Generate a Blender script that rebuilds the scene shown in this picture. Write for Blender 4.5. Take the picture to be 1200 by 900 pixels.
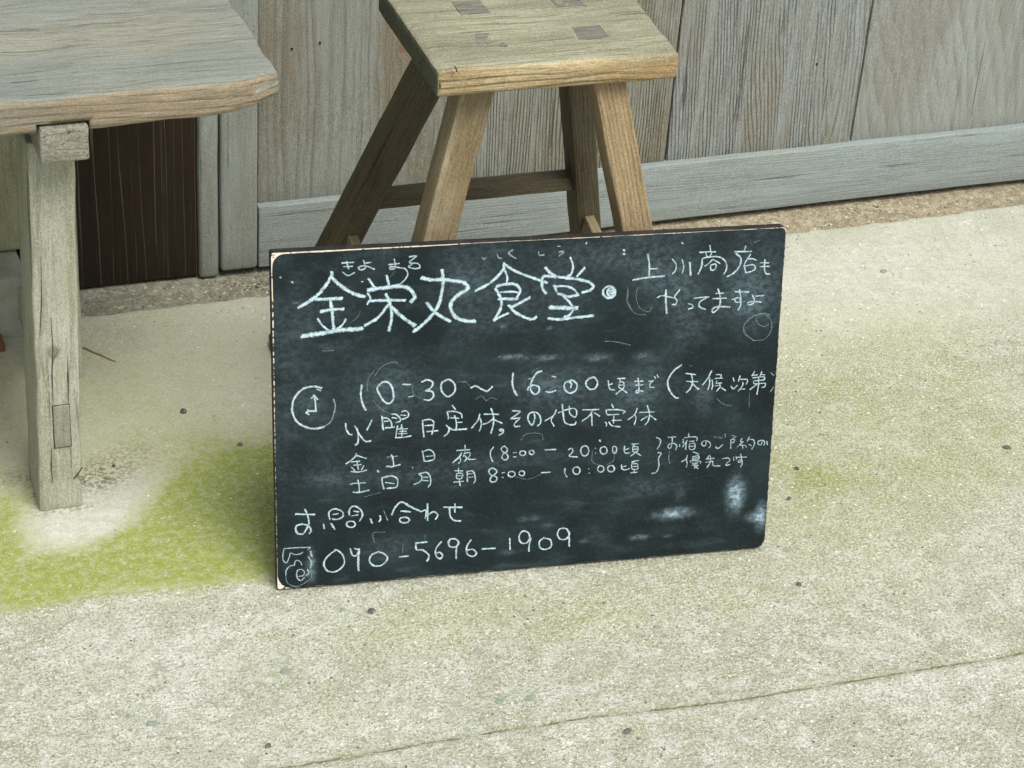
import bpy, bmesh, math, random
import numpy as np
from mathutils import Vector, Matrix, Euler, noise

sc = bpy.context.scene
for o in list(bpy.data.objects): bpy.data.objects.remove(o)

# ------------------------------------------------------------------ camera
cam_d = bpy.data.cameras.new('camera'); cam = bpy.data.objects.new('camera', cam_d)
sc.collection.objects.link(cam); sc.camera = cam
cam_d.sensor_width = 36; cam_d.lens = 73.92; cam_d.clip_start = 0.05; cam_d.clip_end = 300
R0 = (0.93236, -0.35547, 0.06596); R1 = (-0.13071, -0.50153, -0.85521); R2 = (0.33708, 0.78874, -0.51407)
cam.matrix_world = Matrix(((R0[0], -R1[0], -R2[0], 0), (R0[1], -R1[1], -R2[1], 0),
                           (R0[2], -R1[2], -R2[2], 1.75), (0, 0, 0, 1)))

# ------------------------------------------------------------------ sky and sun (overcast)
SUN_EL, SUN_AZ = math.radians(58), math.radians(163)      # azimuth clockwise from +Y
w = bpy.data.worlds.new('World'); sc.world = w; w.use_nodes = True
nt = w.node_tree; nt.nodes.clear()
sky = nt.nodes.new('ShaderNodeTexSky'); sky.sky_type = 'NISHITA'; sky.sun_disc = False
sky.sun_elevation = SUN_EL; sky.sun_rotation = SUN_AZ; sky.dust_density = 4; sky.air_density = 1.0; sky.ozone_density = 1
hs = nt.nodes.new('ShaderNodeHueSaturation'); hs.inputs['Saturation'].default_value = 0.55
bg = nt.nodes.new('ShaderNodeBackground'); bg.inputs['Strength'].default_value = 0.09
wo = nt.nodes.new('ShaderNodeOutputWorld')
nt.links.new(sky.outputs[0], hs.inputs['Color']); nt.links.new(hs.outputs[0], bg.inputs['Color']); nt.links.new(bg.outputs[0], wo.inputs['Surface'])
sd = bpy.data.lights.new('sun', 'SUN'); sd.energy = 1.5; sd.angle = math.radians(34); sd.color = (1, 0.985, 0.94)
sun = bpy.data.objects.new('sun', sd); sc.collection.objects.link(sun)
dv = Vector((math.sin(SUN_AZ)*math.cos(SUN_EL), math.cos(SUN_AZ)*math.cos(SUN_EL), math.sin(SUN_EL)))
sun.rotation_euler = dv.to_track_quat('Z', 'Y').to_euler(); sun.location = (0, -2, 5)
sc.view_settings.view_transform = 'Standard'; sc.view_settings.look = 'None'
sc.view_settings.exposure = 0.90; sc.view_settings.gamma = 1

# ------------------------------------------------------------------ node helpers
class N:
    def __init__(s, name):
        s.m = bpy.data.materials.new(name); s.m.use_nodes = True
        s.t = s.m.node_tree; s.b = s.t.nodes['Principled BSDF']; s.out = s.t.nodes['Material Output']
        s.b.inputs['Specular IOR Level'].default_value = 0.25
    def n(s, typ, **k):
        x = s.t.nodes.new(typ)
        for a, v in k.items(): setattr(x, a, v)
        return x
    def l(s, a, b): s.t.links.new(a, b)
    def v(s, x, sock):
        if isinstance(x, (int, float)): sock.default_value = x
        elif isinstance(x, (tuple, list)): sock.default_value = tuple(x)+((1,) if len(x) == 3 and sock.type == 'RGBA' else ())
        else: s.l(x, sock)
    def math(s, op, a, b=0.0, c=None, clamp=False):
        x = s.n('ShaderNodeMath', operation=op, use_clamp=clamp)
        s.v(a, x.inputs[0]); s.v(b, x.inputs[1])
        if c is not None: s.v(c, x.inputs[2])
        return x.outputs[0]
    def mix(s, f, a, b, mode='MIX'):
        x = s.n('ShaderNodeMix', data_type='RGBA', blend_type=mode); x.clamp_factor = True
        s.v(f, x.inputs[0]); s.v(a, x.inputs[6]); s.v(b, x.inputs[7]); return x.outputs[2]
    def noise(s, vec, scale, detail=4, rough=.55, dist=0):
        x = s.n('ShaderNodeTexNoise'); s.v(vec, x.inputs['Vector']); x.inputs['Scale'].default_value = scale
        x.inputs['Detail'].default_value = detail; x.inputs['Roughness'].default_value = rough
        x.inputs['Distortion'].default_value = dist; return x.outputs['Fac']
    def ss(s, x, a, b):                                     # smoothstep a..b -> 0..1
        r = s.n('ShaderNodeMapRange', interpolation_type='SMOOTHSTEP'); s.v(x, r.inputs[0])
        if a < b: r.inputs[1].default_value, r.inputs[2].default_value, r.inputs[3].default_value, r.inputs[4].default_value = a, b, 0, 1
        else: r.inputs[1].default_value, r.inputs[2].default_value, r.inputs[3].default_value, r.inputs[4].default_value = b, a, 1, 0
        return r.outputs[0]
    def vscale(s, vec, sc_, off=(0, 0, 0), rot=(0, 0, 0)):
        x = s.n('ShaderNodeMapping'); s.l(vec, x.inputs[0]); x.inputs['Scale'].default_value = sc_
        x.inputs['Location'].default_value = off; x.inputs['Rotation'].default_value = rot; return x.outputs[0]
    def attr(s, name): return s.n('ShaderNodeAttribute', attribute_name=name).outputs['Fac']
    def bump(s, h, strength, dist, prev=None):
        x = s.n('ShaderNodeBump'); x.inputs['Strength'].default_value = strength; x.inputs['Distance'].default_value = dist
        s.l(h, x.inputs['Height'])
        if prev is not None: s.l(prev, x.inputs['Normal'])
        return x.outputs[0]

def wood(name, light, mid, dark, line, axis='Z', cx=0.0, cy=0.04, tilt=0.06, freq=180, lines=.5, wav=.012,
         fibre=.35, stain=None, stain_amt=.35, knots=(), bumpd=.0012, rough=.85, seed=0.0, sharp=.55, lean=0.0, specks=.5, wavs=5.0, alt=None, checks=.6, kcol=None):
    """weathered timber: growth rings round a slightly tilted pith, fibres, checks, knots and stains. The grain runs along 'axis'."""
    k = N(name); tc = k.n('ShaderNodeTexCoord').outputs['Object']
    sep = k.n('ShaderNodeSeparateXYZ'); k.l(tc, sep.inputs[0]); X, Y, Z = sep.outputs
    if axis == 'X': X, Y, Z = Z, Y, X                        # u across, z along
    if axis == 'Y': X, Y, Z = X, Z, Y
    comb = k.n('ShaderNodeCombineXYZ'); k.l(X, comb.inputs[0]); k.l(Y, comb.inputs[1]); k.l(Z, comb.inputs[2]); P = comb.outputs[0]
    PO = k.vscale(P, (1, 1, 1), (seed, seed*1.7, seed*.6))
    slow = k.noise(k.vscale(PO, (1, 1, .18)), wavs, 2, .5)
    slow2 = k.noise(k.vscale(PO, (1, 1, .25)), wavs*4.5, 2, .5)
    dx = k.math('ADD', X, k.math('MULTIPLY', k.math('SUBTRACT', slow, .5), wav*6))
    dx = k.math('ADD', dx, k.math('MULTIPLY', k.math('SUBTRACT', slow2, .5), wav*1.0))
    dx = k.math('ADD', dx, k.math('MULTIPLY', Z, lean))
    dx = k.math('SUBTRACT', dx, cx)
    kd = None
    for (kx, kz, kr) in knots:
        ax = k.math('SUBTRACT', X, kx); az = k.math('MULTIPLY', k.math('SUBTRACT', Z, kz), .45)
        d2 = k.math('ADD', k.math('MULTIPLY', ax, ax), k.math('MULTIPLY', az, az))
        g = k.math('DIVIDE', kr*kr*2.2, k.math('ADD', d2, kr*kr))
        push = k.math('MULTIPLY', g, k.math('MULTIPLY', ax, 1.1))
        dx = k.math('SUBTRACT', dx, push)
        d = k.math('SQRT', k.math('ADD', k.math('MULTIPLY', ax, ax), k.math('MULTIPLY', az, k.math('MULTIPLY', az, 2.6))))
        kk = k.ss(d, kr*1.0, kr*.55); kd = kk if kd is None else k.math('MAXIMUM', kd, kk)
    dy = k.math('ADD', k.math('ADD', k.math('MULTIPLY', Z, tilt), cy), k.math('MULTIPLY', Y, .6))
    r = k.math('SQRT', k.math('ADD', k.math('MULTIPLY', dx, dx), k.math('MULTIPLY', dy, dy)))
    rn = k.noise(k.vscale(PO, (1, 1, .04)), 28, 2, .6)
    ph = k.math('ADD', k.math('MULTIPLY', r, freq), k.math('MULTIPLY', rn, 1.6))
    fr = k.math('FRACT', ph)
    late = k.math('MULTIPLY', k.ss(fr, sharp, .93), k.ss(fr, 1.0, .95))
    per = k.noise(k.vscale(PO, (1, 1, .06)), 45, 3, .6)
    late = k.math('MULTIPLY', late, k.ss(per, .34, .62))
    fib = k.noise(k.vscale(PO, (1, 1, .065)), 330, 3, .7)
    fib2 = k.noise(k.vscale(PO, (1, 1, .03)), 120, 4, .65)
    big = k.noise(k.vscale(PO, (1, 1, .3)), 7, 4, .6)
    if alt is None:
        c = k.mix(k.ss(big, .34, .66), light, mid)
    else:
        wn = k.attr('worn'); wm = k.noise(k.vscale(PO, (1, 1, .35)), 60, 5, .65); wm2 = k.noise(k.vscale(PO, (1, 1, .3)), 16, 4, .6)
        wf_ = k.math('ADD', wn, k.math('MULTIPLY', k.math('SUBTRACT', wm, .5), .9)); wf_ = k.math('ADD', wf_, k.math('MULTIPLY', k.math('SUBTRACT', wm2, .5), .7))
        wf_ = k.ss(wf_, .38, .62)
        c = k.mix(wf_, k.mix(k.ss(big, .34, .66), light, mid), k.mix(k.ss(wm2, .36, .64), alt[0], alt[1]))
    c = k.mix(k.math('MULTIPLY', k.ss(fib2, .50, .66), .18+fibre*.75), c, dark)
    c = k.mix(k.math('MULTIPLY', k.ss(fib, .52, .63), min(1, fibre*1.5)), c, dark)
    c = k.mix(k.math('MULTIPLY', k.ss(fib, .47, .38), fibre*.9), c, tuple(min(1, x*1.45) for x in light))
    c = k.mix(k.math('MULTIPLY', late, lines), c, line)
    if stain is not None:
        st = k.noise(k.vscale(PO, (1.3, 1, .35), (3.3, 1, 7)), 6, 5, .65)
        c = k.mix(k.math('MULTIPLY', k.ss(st, .47, .60), stain_amt), c, stain)
    chn = k.noise(k.vscale(PO, (1, 1, .022), (1.7, 5, 2)), 130, 2, .5)
    chk = k.math('MULTIPLY', k.ss(chn, .655, .69), k.ss(k.noise(k.vscale(PO, (1, 1, .3)), 20, 3), .45, .60))
    c = k.mix(k.math('MULTIPLY', chk, checks), c, tuple(x*.35 for x in line))
    gr = k.noise(k.vscale(PO, (1, 1, .55)), 560, 2, .6)
    c = k.mix(k.math('MULTIPLY', k.ss(gr, .52, .66), .42), c, tuple(x*.45 for x in mid))
    c = k.mix(k.math('MULTIPLY', k.ss(gr, .47, .34), .34), c, tuple(min(1, x*1.5) for x in light))
    dr = k.noise(PO, 700, 2, .6)
    c = k.mix(k.math('MULTIPLY', k.ss(dr, .68, .78), specks), c, (.05, .045, .035))
    if kd is not None: c = k.mix(k.math('MULTIPLY', kd, k.math('ADD', .25, k.math('MULTIPLY', fib2, .6))), c, kcol or tuple(x*.6 for x in dark))
    k.l(c, k.b.inputs['Base Color']); k.b.inputs['Roughness'].default_value = rough
    h = k.math('SUBTRACT', k.math('MULTIPLY', fib, .5), k.math('MULTIPLY', late, lines*1.2))
    h = k.math('ADD', h, k.math('MULTIPLY', fib2, .4)); h = k.math('SUBTRACT', h, k.math('MULTIPLY', chk, .8))
    k.l(k.bump(h, 1.0, bumpd*1.5), k.b.inputs['Normal'])
    return k.m

# ------------------------------------------------------------------ object helpers
def link(o, parent=None):
    sc.collection.objects.link(o)
    if parent is not None: o.parent = parent
    return o
def tag(o, label=None, cat=None, group=None, kind=None):
    if label: o['label'] = label
    if cat: o['category'] = cat
    if group: o['group'] = group
    if kind: o['kind'] = kind
    return o
def empty(name, loc, rz=0.0):
    o = bpy.data.objects.new(name, None); o.empty_display_size = .05; o.location = loc; o.rotation_euler = (0, 0, rz); return link(o)
def mesh_obj(name, verts, faces, mat, parent=None, smooth=True):
    me = bpy.data.meshes.new(name); me.from_pydata(verts, [], faces); me.update()
    if smooth: me.polygons.foreach_set('use_smooth', [True]*len(me.polygons))
    if mat: me.materials.append(mat)
    return link(bpy.data.objects.new(name, me), parent)

def ticks(h, r, n):
    r = min(r, h*.98); inner = np.linspace(-(h-r), h-r, max(2, n+1))
    return [-h, -h+r*.12, -h+r*.4] + list(inner) + [h-r*.4, h-r*.12, h]
def block_mesh(size, n=(4, 4, 4), r=.004, wob=.001, wf=12.0, seed=0.0, fn=None):
    """box centred on the origin with rounded, slightly uneven edges"""
    hx, hy, hz = [s/2 for s in size]; rr = min(r, hx*.98, hy*.98, hz*.98)
    T = [ticks(hx, rr, n[0]), ticks(hy, rr, n[1]), ticks(hz, rr, n[2])]; H = (hx, hy, hz)
    idx = {}; vs = []; fs = []
    def vid(i, j, k):
        key = (i, j, k)
        if key not in idx:
            p = Vector((T[0][i], T[1][j], T[2][k]))
            q = Vector([max(-(H[a]-rr), min(H[a]-rr, p[a])) for a in range(3)])
            d = p-q
            if d.length > 1e-9:
                # project the corner zones on the sphere / cylinder of radius rr
                d = d.normalized()*rr
                p = q+d
            if wob: p = p + noise.noise_vector(Vector((p.x*wf+seed*7.3, p.y*wf+seed*3.1, p.z*wf+seed)))*wob \
                          + noise.noise_vector(Vector((p.x*wf*5+seed, p.y*wf*5, p.z*wf*5)))*wob*.3
            if fn: p = fn(p)
            idx[key] = len(vs); vs.append(p)
        return idx[key]
    nx, ny, nz = [len(t)-1 for t in T]
    for i in range(nx):
        for j in range(ny):
            fs.append((vid(i, j, 0), vid(i, j+1, 0), vid(i+1, j+1, 0), vid(i+1, j, 0)))
            fs.append((vid(i, j, nz), vid(i+1, j, nz), vid(i+1, j+1, nz), vid(i, j+1, nz)))
    for i in range(nx):
        for k in range(nz):
            fs.append((vid(i, 0, k), vid(i+1, 0, k), vid(i+1, 0, k+1), vid(i, 0, k+1)))
            fs.append((vid(i, ny, k), vid(i, ny, k+1), vid(i+1, ny, k+1), vid(i+1, ny, k)))
    for j in range(ny):
        for k in range(nz):
            fs.append((vid(0, j, k), vid(0, j, k+1), vid(0, j+1, k+1), vid(0, j+1, k)))
            fs.append((vid(nx, j, k), vid(nx, j+1, k), vid(nx, j+1, k+1), vid(nx, j, k+1)))
    return vs, fs
def block(name, size, loc, mat, parent=None, rot=None, **k):
    vs, fs = block_mesh(size, **k)
    o = mesh_obj(name, vs, fs, mat, parent)
    M = rot.to_4x4() if rot is not None else Matrix.Identity(4)
    o.matrix_local = Matrix.Translation(Vector(loc)) @ M
    return o
def span(name, x, y, z, mat, root, **k):
    """block filling world ranges x, y, z, as a child of an unrotated root (or top level)"""
    c = Vector(((x[0]+x[1])/2, (y[0]+y[1])/2, (z[0]+z[1])/2)); off = root.location if root else Vector((0, 0, 0))
    return block(name, (x[1]-x[0], y[1]-y[0], z[1]-z[0]), c-off, mat, root, **k)
def beam(name, p1, p2, wx, wy, mat, root, yaw=0.0, **k):
    """timber whose local Z runs p1 -> p2, its front face kept square to the viewer side (-Y turned by yaw)"""
    p1, p2 = Vector(p1), Vector(p2); z = (p2-p1).normalized()
    f = Vector((math.sin(yaw), -math.cos(yaw), 0)); y = -(f - z*f.dot(z)).normalized(); x = y.cross(z)
    M = Matrix((x, y, z)).transposed().to_4x4(); L = (p2-p1).length
    vs, fs = block_mesh((wx, wy, L), **k)
    o = mesh_obj(name, vs, fs, mat, root)
    o.matrix_local = (Matrix.Translation(-root.location) if root else Matrix.Identity(4)) @ Matrix.Translation((p1+p2)/2) @ M
    return o

# ------------------------------------------------------------------ ground
rng = np.random.default_rng(4)
def vnoise(x, y, s, seed):
    g = np.random.default_rng(seed).random((257, 257)); u = x/s+1000.37; v = y/s+1000.71
    i = np.floor(u).astype(int); j = np.floor(v).astype(int); fu = u-i; fv = v-j; fu = fu*fu*(3-2*fu); fv = fv*fv*(3-2*fv)
    a = g[i % 256, j % 256]; b = g[(i+1) % 256, j % 256]; c = g[i % 256, (j+1) % 256]; d = g[(i+1) % 256, (j+1) % 256]
    return (a*(1-fu)+b*fu)*(1-fv)+(c*(1-fu)+d*fu)*fv
def fbm(x, y, s, seed, o=4):
    t = 0; a = 1; n = 0
    for k in range(o): t = t+a*vnoise(x, y, s/2**k, seed+k); n += a; a *= .55
    return t/n
def sstep(x, a, b): t = np.clip((x-a)/(b-a), 0, 1); return t*t*(3-2*t)
def grow(a, sign, first, lim):
    out = []; s = first; p = a
    while abs(p) < lim or s == first: p += sign*s; out.append(p); s *= 1.45
    return out
xs = np.array(grow(0.1, -1, .01, 80)[::-1] + list(np.arange(.1, 2.65, .0045)) + grow(2.65, 1, .01, 80))
ys = np.array(grow(1.70, -1, .01, 80)[::-1] + list(np.arange(1.70, 3.2, .0045)) + grow(3.2, 1, .01, 80))
GX, GY = np.meshgrid(xs, ys, indexing='ij')
near = ((GX > -.6) & (GX < 3.2) & (GY > 1.2) & (GY < 3.6)).astype(float)
edge_y = 3.067 + .012*(fbm(GX, GY*0, .12, 11)-.5) + .016*(fbm(GX, GY*0, .03, 12)-.5)
strip = sstep(GY, edge_y-.003, edge_y+.005)
hgt = .0020*(fbm(GX, GY, .25, 1)-.5) + .0011*(fbm(GX, GY, .03, 3)-.5) + .0007*(fbm(GX, GY, .011, 6, 2)-.5)
hgt = hgt*near - strip*.007 + strip*near*.004*(fbm(GX, GY, .02, 21)-.5)
def polydist(pts):
    d = np.full(GX.shape, 9.0)
    for (a, b) in zip(pts[:-1], pts[1:]):
        ax, ay = a; bx, by = b; L = (bx-ax)**2+(by-ay)**2
        t = np.clip(((GX-ax)*(bx-ax)+(GY-ay)*(by-ay))/L, 0, 1)
        d = np.minimum(d, np.hypot(GX-ax-t*(bx-ax), GY-ay-t*(by-ay)))
    return d
wob = .012*(fbm(GX, GY, .05, 31)-.5)
c1 = polydist([(.40, 1.905), (.577, 1.900), (.799, 1.893), (.960, 1.883), (1.133, 1.861), (1.318, 1.851), (1.577, 1.839), (2.1, 1.80)])
c2 = polydist([(.225, 2.20), (.238, 2.114), (.236, 2.05), (.244, 1.991), (.25, 1.9)])
cr1 = np.exp(-((c1+wob)/.0035)**2)*(.35+.75*fbm(GX, GY, .04, 32)); cr2 = np.exp(-((c2+wob)/.003)**2)*.8
crack = np.clip(np.maximum(cr1, cr2)*near, 0, 1)
cy_line = np.interp(GX[:, :1], [.40, .577, .799, .960, 1.133, 1.318, 1.577, 2.1], [1.905, 1.900, 1.893, 1.883, 1.861, 1.851, 1.839, 1.80]) + .007*(fbm(GX, GX*0, .05, 33, 4)-.5)
crack_s = GY-cy_line
hgt = hgt - crack*.0016 + np.where((GY < 1.9-.06*(GX-.4)) & (near > 0), .0012, 0)*0
# the smoother skim coat's lower edge, running parallel to the wall under the bench side
skim_y = 2.300 - .05*(GX-.3) + .03*(fbm(GX, GY*0, .15, 41)-.5) + .012*(fbm(GX, GY, .02, 43)-.5)
skim = sstep(GY, skim_y-.006, skim_y+.006)*sstep(GX, .95, .60)
hgt += skim*.0012*near
def blob(cx, cy, rx, ry, rot=0.0):
    c, s = math.cos(rot), math.sin(rot); u = (GX-cx)*c+(GY-cy)*s; v = -(GX-cx)*s+(GY-cy)*c
    return np.exp(-((u/rx)**2+(v/ry)**2))
n1 = fbm(GX, GY, .12, 51, 5); n2 = fbm(GX, GY, .03, 57, 4)
moss = 1.35*blob(.660, 2.48, .11, .13, -.3) + .95*blob(.45, 2.37, .24, .085) + .75*blob(.30, 2.46, .05, .12) + .45*blob(.60, 2.33, .10, .06) + .22*blob(.35, 2.80, .3, .2) + .45*blob(.55, 2.47, .25, .17)
moss -= (1.0*blob(.410, 2.478, .095, .065, .6) + .6*blob(.48, 2.55, .12, .05, .5))*(.55+.8*fbm(GX, GY, .06, 96, 5))                  # scoured pale ring round the bench leg
moss += .20*skim
moss *= (.42+.58*sstep(GY-skim_y, -.035, .012))
moss += .24*blob(1.44, 2.36, .16, .18) + .30*blob(1.42, 2.20, .22, .10) + .26*blob(1.66, 2.27, .26, .05, -.25) + .20*blob(1.85, 2.32, .12, .05) + .20*blob(1.6, 2.4, .35, .3)
moss += .36*blob(.80, 2.14, .2, .06) + .36*blob(1.05, 2.08, .25, .06) + .22*blob(.62, 1.98, .08, .04) + .2*blob(1.0, 1.85, .12, .03) + .34*blob(1.75, 2.55, .35, .25) + .2*blob(1.4, 2.05, .3, .06)
moss = np.clip(moss*(.45+1.1*n1) + (n2-.5)*.22*(moss > .05), 0, 1)*(1-.7*strip)
pale = .75*blob(.415, 2.468, .085, .055, .5)*(.5+.9*fbm(GX, GY, .03, 95, 5)) + .75*np.exp(-((GY-skim_y+.018)/.014)**2)*sstep(GX, .85, .6)*fbm(GX, GY, .03, 91, 3)*1.6 + .5*blob(.45, 2.15, .25, .10) + .8*blob(1.38, 1.825, .22, .022, -.07) + .5*blob(1.0, 1.865, .14, .014, -.1) + .55*blob(1.62, 1.80, .1, .02) + .45*blob(1.9, 2.85, .45, .14) + .35*blob(1.75, 2.05, .3, .08) + .35*blob(.55, 1.98, .2, .06)
pale = np.clip(pale*(.35+1.2*fbm(GX, GY, .05, 61, 5)), 0, 1)
dirt_shade = .9*blob(.450, 2.585, .035, .035, .7) + .6*blob(.50, 2.62, .08, .05, .5) + .55*blob(.335, 2.62, .03, .02) + .75*blob(.402, 2.518, .040, .010) + .8*blob(.362, 2.57, .010, .05)
dirt_shade += .35*blob(.55, 2.98, .3, .10)*fbm(GX, GY, .06, 93, 4) + .5*np.exp(-((GY-3.075)/.02)**2)*fbm(GX, GY, .05, 94, 4)
for (bx0, by0, bx1, by1) in ((.6356, 2.2493, 1.339, 2.157),):    # contact shade painted into the ground colour along the board's foot
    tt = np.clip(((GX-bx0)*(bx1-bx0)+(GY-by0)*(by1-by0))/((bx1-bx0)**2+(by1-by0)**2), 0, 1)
    dirt_shade += .6*np.exp(-(np.hypot(GX-bx0-tt*(bx1-bx0), GY-by0-tt*(by1-by0))/.008)**2)
dirt_shade = np.clip(dirt_shade*near, 0, 1)
smooth_z = np.clip(skim + .7*sstep(GY, 2.55, 2.75), 0, 1)
nx_, ny_ = GX.shape
co = np.stack([GX, GY, hgt], -1).reshape(-1, 3)
ii = np.arange(nx_*ny_).reshape(nx_, ny_)
qf = np.stack([ii[:-1, :-1], ii[1:, :-1], ii[1:, 1:], ii[:-1, 1:]], -1).reshape(-1, 4)
me = bpy.data.meshes.new('ground'); me.vertices.add(len(co)); me.vertices.foreach_set('co', co.ravel())
me.loops.add(qf.size); me.loops.foreach_set('vertex_index', qf.ravel().astype(np.int32))
me.polygons.add(len(qf)); me.polygons.foreach_set('loop_start', (np.arange(len(qf))*4).astype(np.int32)); me.polygons.foreach_set('loop_total', np.full(len(qf), 4, np.int32))
me.update(); me.polygons.foreach_set('use_smooth', np.ones(len(qf), bool))
for nm, arr in (('moss', moss), ('pale', pale), ('strip', strip), ('crack', crack), ('skim', smooth_z), ('cracks', crack_s), ('skimd', GY-skim_y), ('stripd', GY-edge_y), ('east', sstep(GX, .9, 1.9)), ('dirt_shade', dirt_shade)):
    a = me.attributes.new(nm, 'FLOAT', 'POINT'); a.data.foreach_set('value', arr.ravel().astype(np.float32))
k = N('concrete_ground'); P = k.n('ShaderNodeTexCoord').outputs['Object']
A = {q: k.attr(q) for q in ('moss', 'pale', 'strip', 'crack', 'skim', 'cracks', 'skimd', 'stripd', 'east', 'dirt_shade')}
b0 = k.noise(P, 24, 7, .68); b1 = k.noise(P, 9, 6, .62); b2 = k.noise(P, 60, 5, .6); b3 = k.noise(P, 200, 4, .65); b4 = k.noise(P, 430, 2, .55); b5 = k.noise(k.vscale(P, (1, 1, 1), (4, 9, 2)), 330, 2, .6)
jit = k.math('MULTIPLY', k.math('SUBTRACT', k.noise(P, 55, 5, .65), .5), .016)
stripf = k.ss(k.math('ADD', A['stripd'], jit), -.0015, .0015)
c = k.mix(k.ss(b1, .38, .62), (.53, .54, .44), (.41, .422, .305))
b6 = k.noise(P, 34, 7, .72); b7 = k.noise(k.vscale(P, (1, 1, 1), (3, 1, 5)), 17, 6, .7)
rgh = k.math('SUBTRACT', 1.0, k.math('MULTIPLY', A['skim'], .75))
c = k.mix(k.math('MULTIPLY', k.ss(b0, .50, .58), k.math('MULTIPLY', rgh, .62)), c, (.66, .67, .60))
c = k.mix(k.math('MULTIPLY', k.ss(b6, .50, .60), k.math('MULTIPLY', rgh, .42)), c, (.30, .315, .20))
c = k.mix(k.math('MULTIPLY', k.ss(b7, .53, .62), k.math('MULTIPLY', rgh, .40)), c, (.40, .425, .27))
c = k.mix(k.math('MULTIPLY', k.ss(b2, .48, .60), .40), c, (.27, .285, .175))
c = k.mix(k.math('MULTIPLY', A['skim'], .70), c, (.455, .455, .375))
c = k.mix(k.math('MULTIPLY', A['pale'], k.math('ADD', .45, k.math('MULTIPLY', k.ss(b2, .6, .4), .5))), c, (.68, .685, .62))
mn = k.noise(P, 75, 7, .75)
mf = k.math('MULTIPLY', A['moss'], k.math('ADD', .42, k.math('MULTIPLY', k.ss(mn, .30, .68), .85)))
mf = k.math('MULTIPLY', k.math('ADD', mf, k.math('MULTIPLY', k.math('MULTIPLY', A['moss'], k.math('SUBTRACT', b4, .5)), 1.6)), 1.12, clamp=True)
mc = k.mix(k.ss(k.math('ADD', A['moss'], k.math('MULTIPLY', k.math('SUBTRACT', b2, .5), .9)), .20, 1.05), (.40, .42, .19), (.225, .285, .025))
mc = k.mix(k.math('MULTIPLY', k.ss(b2, .45, .62), .35), mc, (.40, .43, .15))
c = k.mix(k.math('MULTIPLY', mf, .95), c, mc)
sc_ = k.mix(k.ss(b2, .38, .62), k.mix(A['east'], (.24, .24, .175), (.36, .29, .17)), k.mix(A['east'], (.15, .145, .10), (.20, .155, .085)))
sc_ = k.mix(k.ss(k.noise(P, 110, 4, .6), .57, .68), sc_, (.46, .43, .33))
sc_ = k.mix(k.ss(k.noise(P, 130, 4, .6), .42, .34), sc_, (.09, .075, .045))
c = k.mix(k.math('MULTIPLY', stripf, .92), c, sc_)
rough_amt = k.math('SUBTRACT', 1.0, k.math('MULTIPLY', A['skim'], .72))
c = k.mix(k.math('MULTIPLY', k.ss(b3, .50, .62), k.math('MULTIPLY', rough_amt, .60)), c, (.21, .21, .14))
c = k.mix(k.math('MULTIPLY', k.ss(b3, .46, .34), k.math('MULTIPLY', rough_amt, .62)), c, (.72, .72, .65))
c = k.mix(k.math('MULTIPLY', k.ss(b4, .59, .655), k.math('MULTIPLY', rough_amt, .88)), c, (.84, .84, .75))
c = k.mix(k.math('MULTIPLY', k.ss(b5, .395, .33), k.math('MULTIPLY', rough_amt, .80)), c, (.10, .10, .055))
vo = k.n('ShaderNodeTexVoronoi'); k.l(P, vo.inputs['Vector']); vo.inputs['Scale'].default_value = 130
vs_ = k.n('ShaderNodeSeparateColor'); k.l(vo.outputs['Color'], vs_.inputs[0])
v2 = k.n('ShaderNodeTexVoronoi'); k.l(P, v2.inputs['Vector']); v2.inputs['Scale'].default_value = 62
w2 = k.n('ShaderNodeSeparateColor'); k.l(v2.outputs['Color'], w2.inputs[0])
agg = k.math('MULTIPLY', k.ss(k.math('ADD', k.math('DIVIDE', v2.outputs['Distance'], k.math('MULTIPLY', k.math('ADD', w2.outputs[2], .35), .30)), k.math('MULTIPLY', k.math('SUBTRACT', b3, .5), 1.2)), 1.05, .85), k.math('MULTIPLY', k.ss(w2.outputs[0], .86, .88), rough_amt))
c = k.mix(k.math('MULTIPLY', agg, .60), c, k.mix(w2.outputs[1], (.24, .29, .235), (.62, .61, .50)))
dsz = k.math('MULTIPLY', k.math('ADD', vs_.outputs[2], .4), .22)
grit = k.math('MULTIPLY', k.ss(k.math('DIVIDE', vo.outputs['Distance'], dsz), 1.0, .8), k.ss(vs_.outputs[0], .93, .94))
c = k.mix(k.math('MULTIPLY', grit, .8), c, (.06, .065, .04))
gritw = k.math('MULTIPLY', k.ss(k.math('DIVIDE', vo.outputs['Distance'], dsz), 1.0, .8), k.ss(vs_.outputs[1], .88, .89))
c = k.mix(k.math('MULTIPLY', gritw, .85), c, (.84, .85, .78))
cj = k.math('ABSOLUTE', k.math('ADD', A['cracks'], k.math('MULTIPLY', k.math('SUBTRACT', k.noise(P, 120, 4, .65), .5), .007)))
ck = k.math('MULTIPLY', k.ss(cj, .0020, .0006), k.ss(k.noise(P, 26, 4, .6), .40, .56))
ckg = k.ss(cj, .011, .001)
c = k.mix(k.math('MULTIPLY', A['dirt_shade'], k.ss(k.noise(P, 170, 5, .75), .44, .58)), c, (.13, .135, .075))
c = k.mix(k.math('MULTIPLY', ckg, .30), c, (.26, .29, .12))
c = k.mix(k.math('MULTIPLY', ck, .52), c, (.12, .14, .06))
c = k.mix(k.math('MULTIPLY', A['crack'], .16), c, (.16, .17, .08))
k.l(c, k.b.inputs['Base Color']); k.b.inputs['Roughness'].default_value = .9
h = k.math('ADD', k.math('MULTIPLY', b4, .7), k.math('MULTIPLY', b3, 1.0)); h = k.math('SUBTRACT', h, k.math('MULTIPLY', ck, .7)); h = k.math('MULTIPLY', h, k.math('ADD', .18, k.math('MULTIPLY', rough_amt, .82)))
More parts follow.
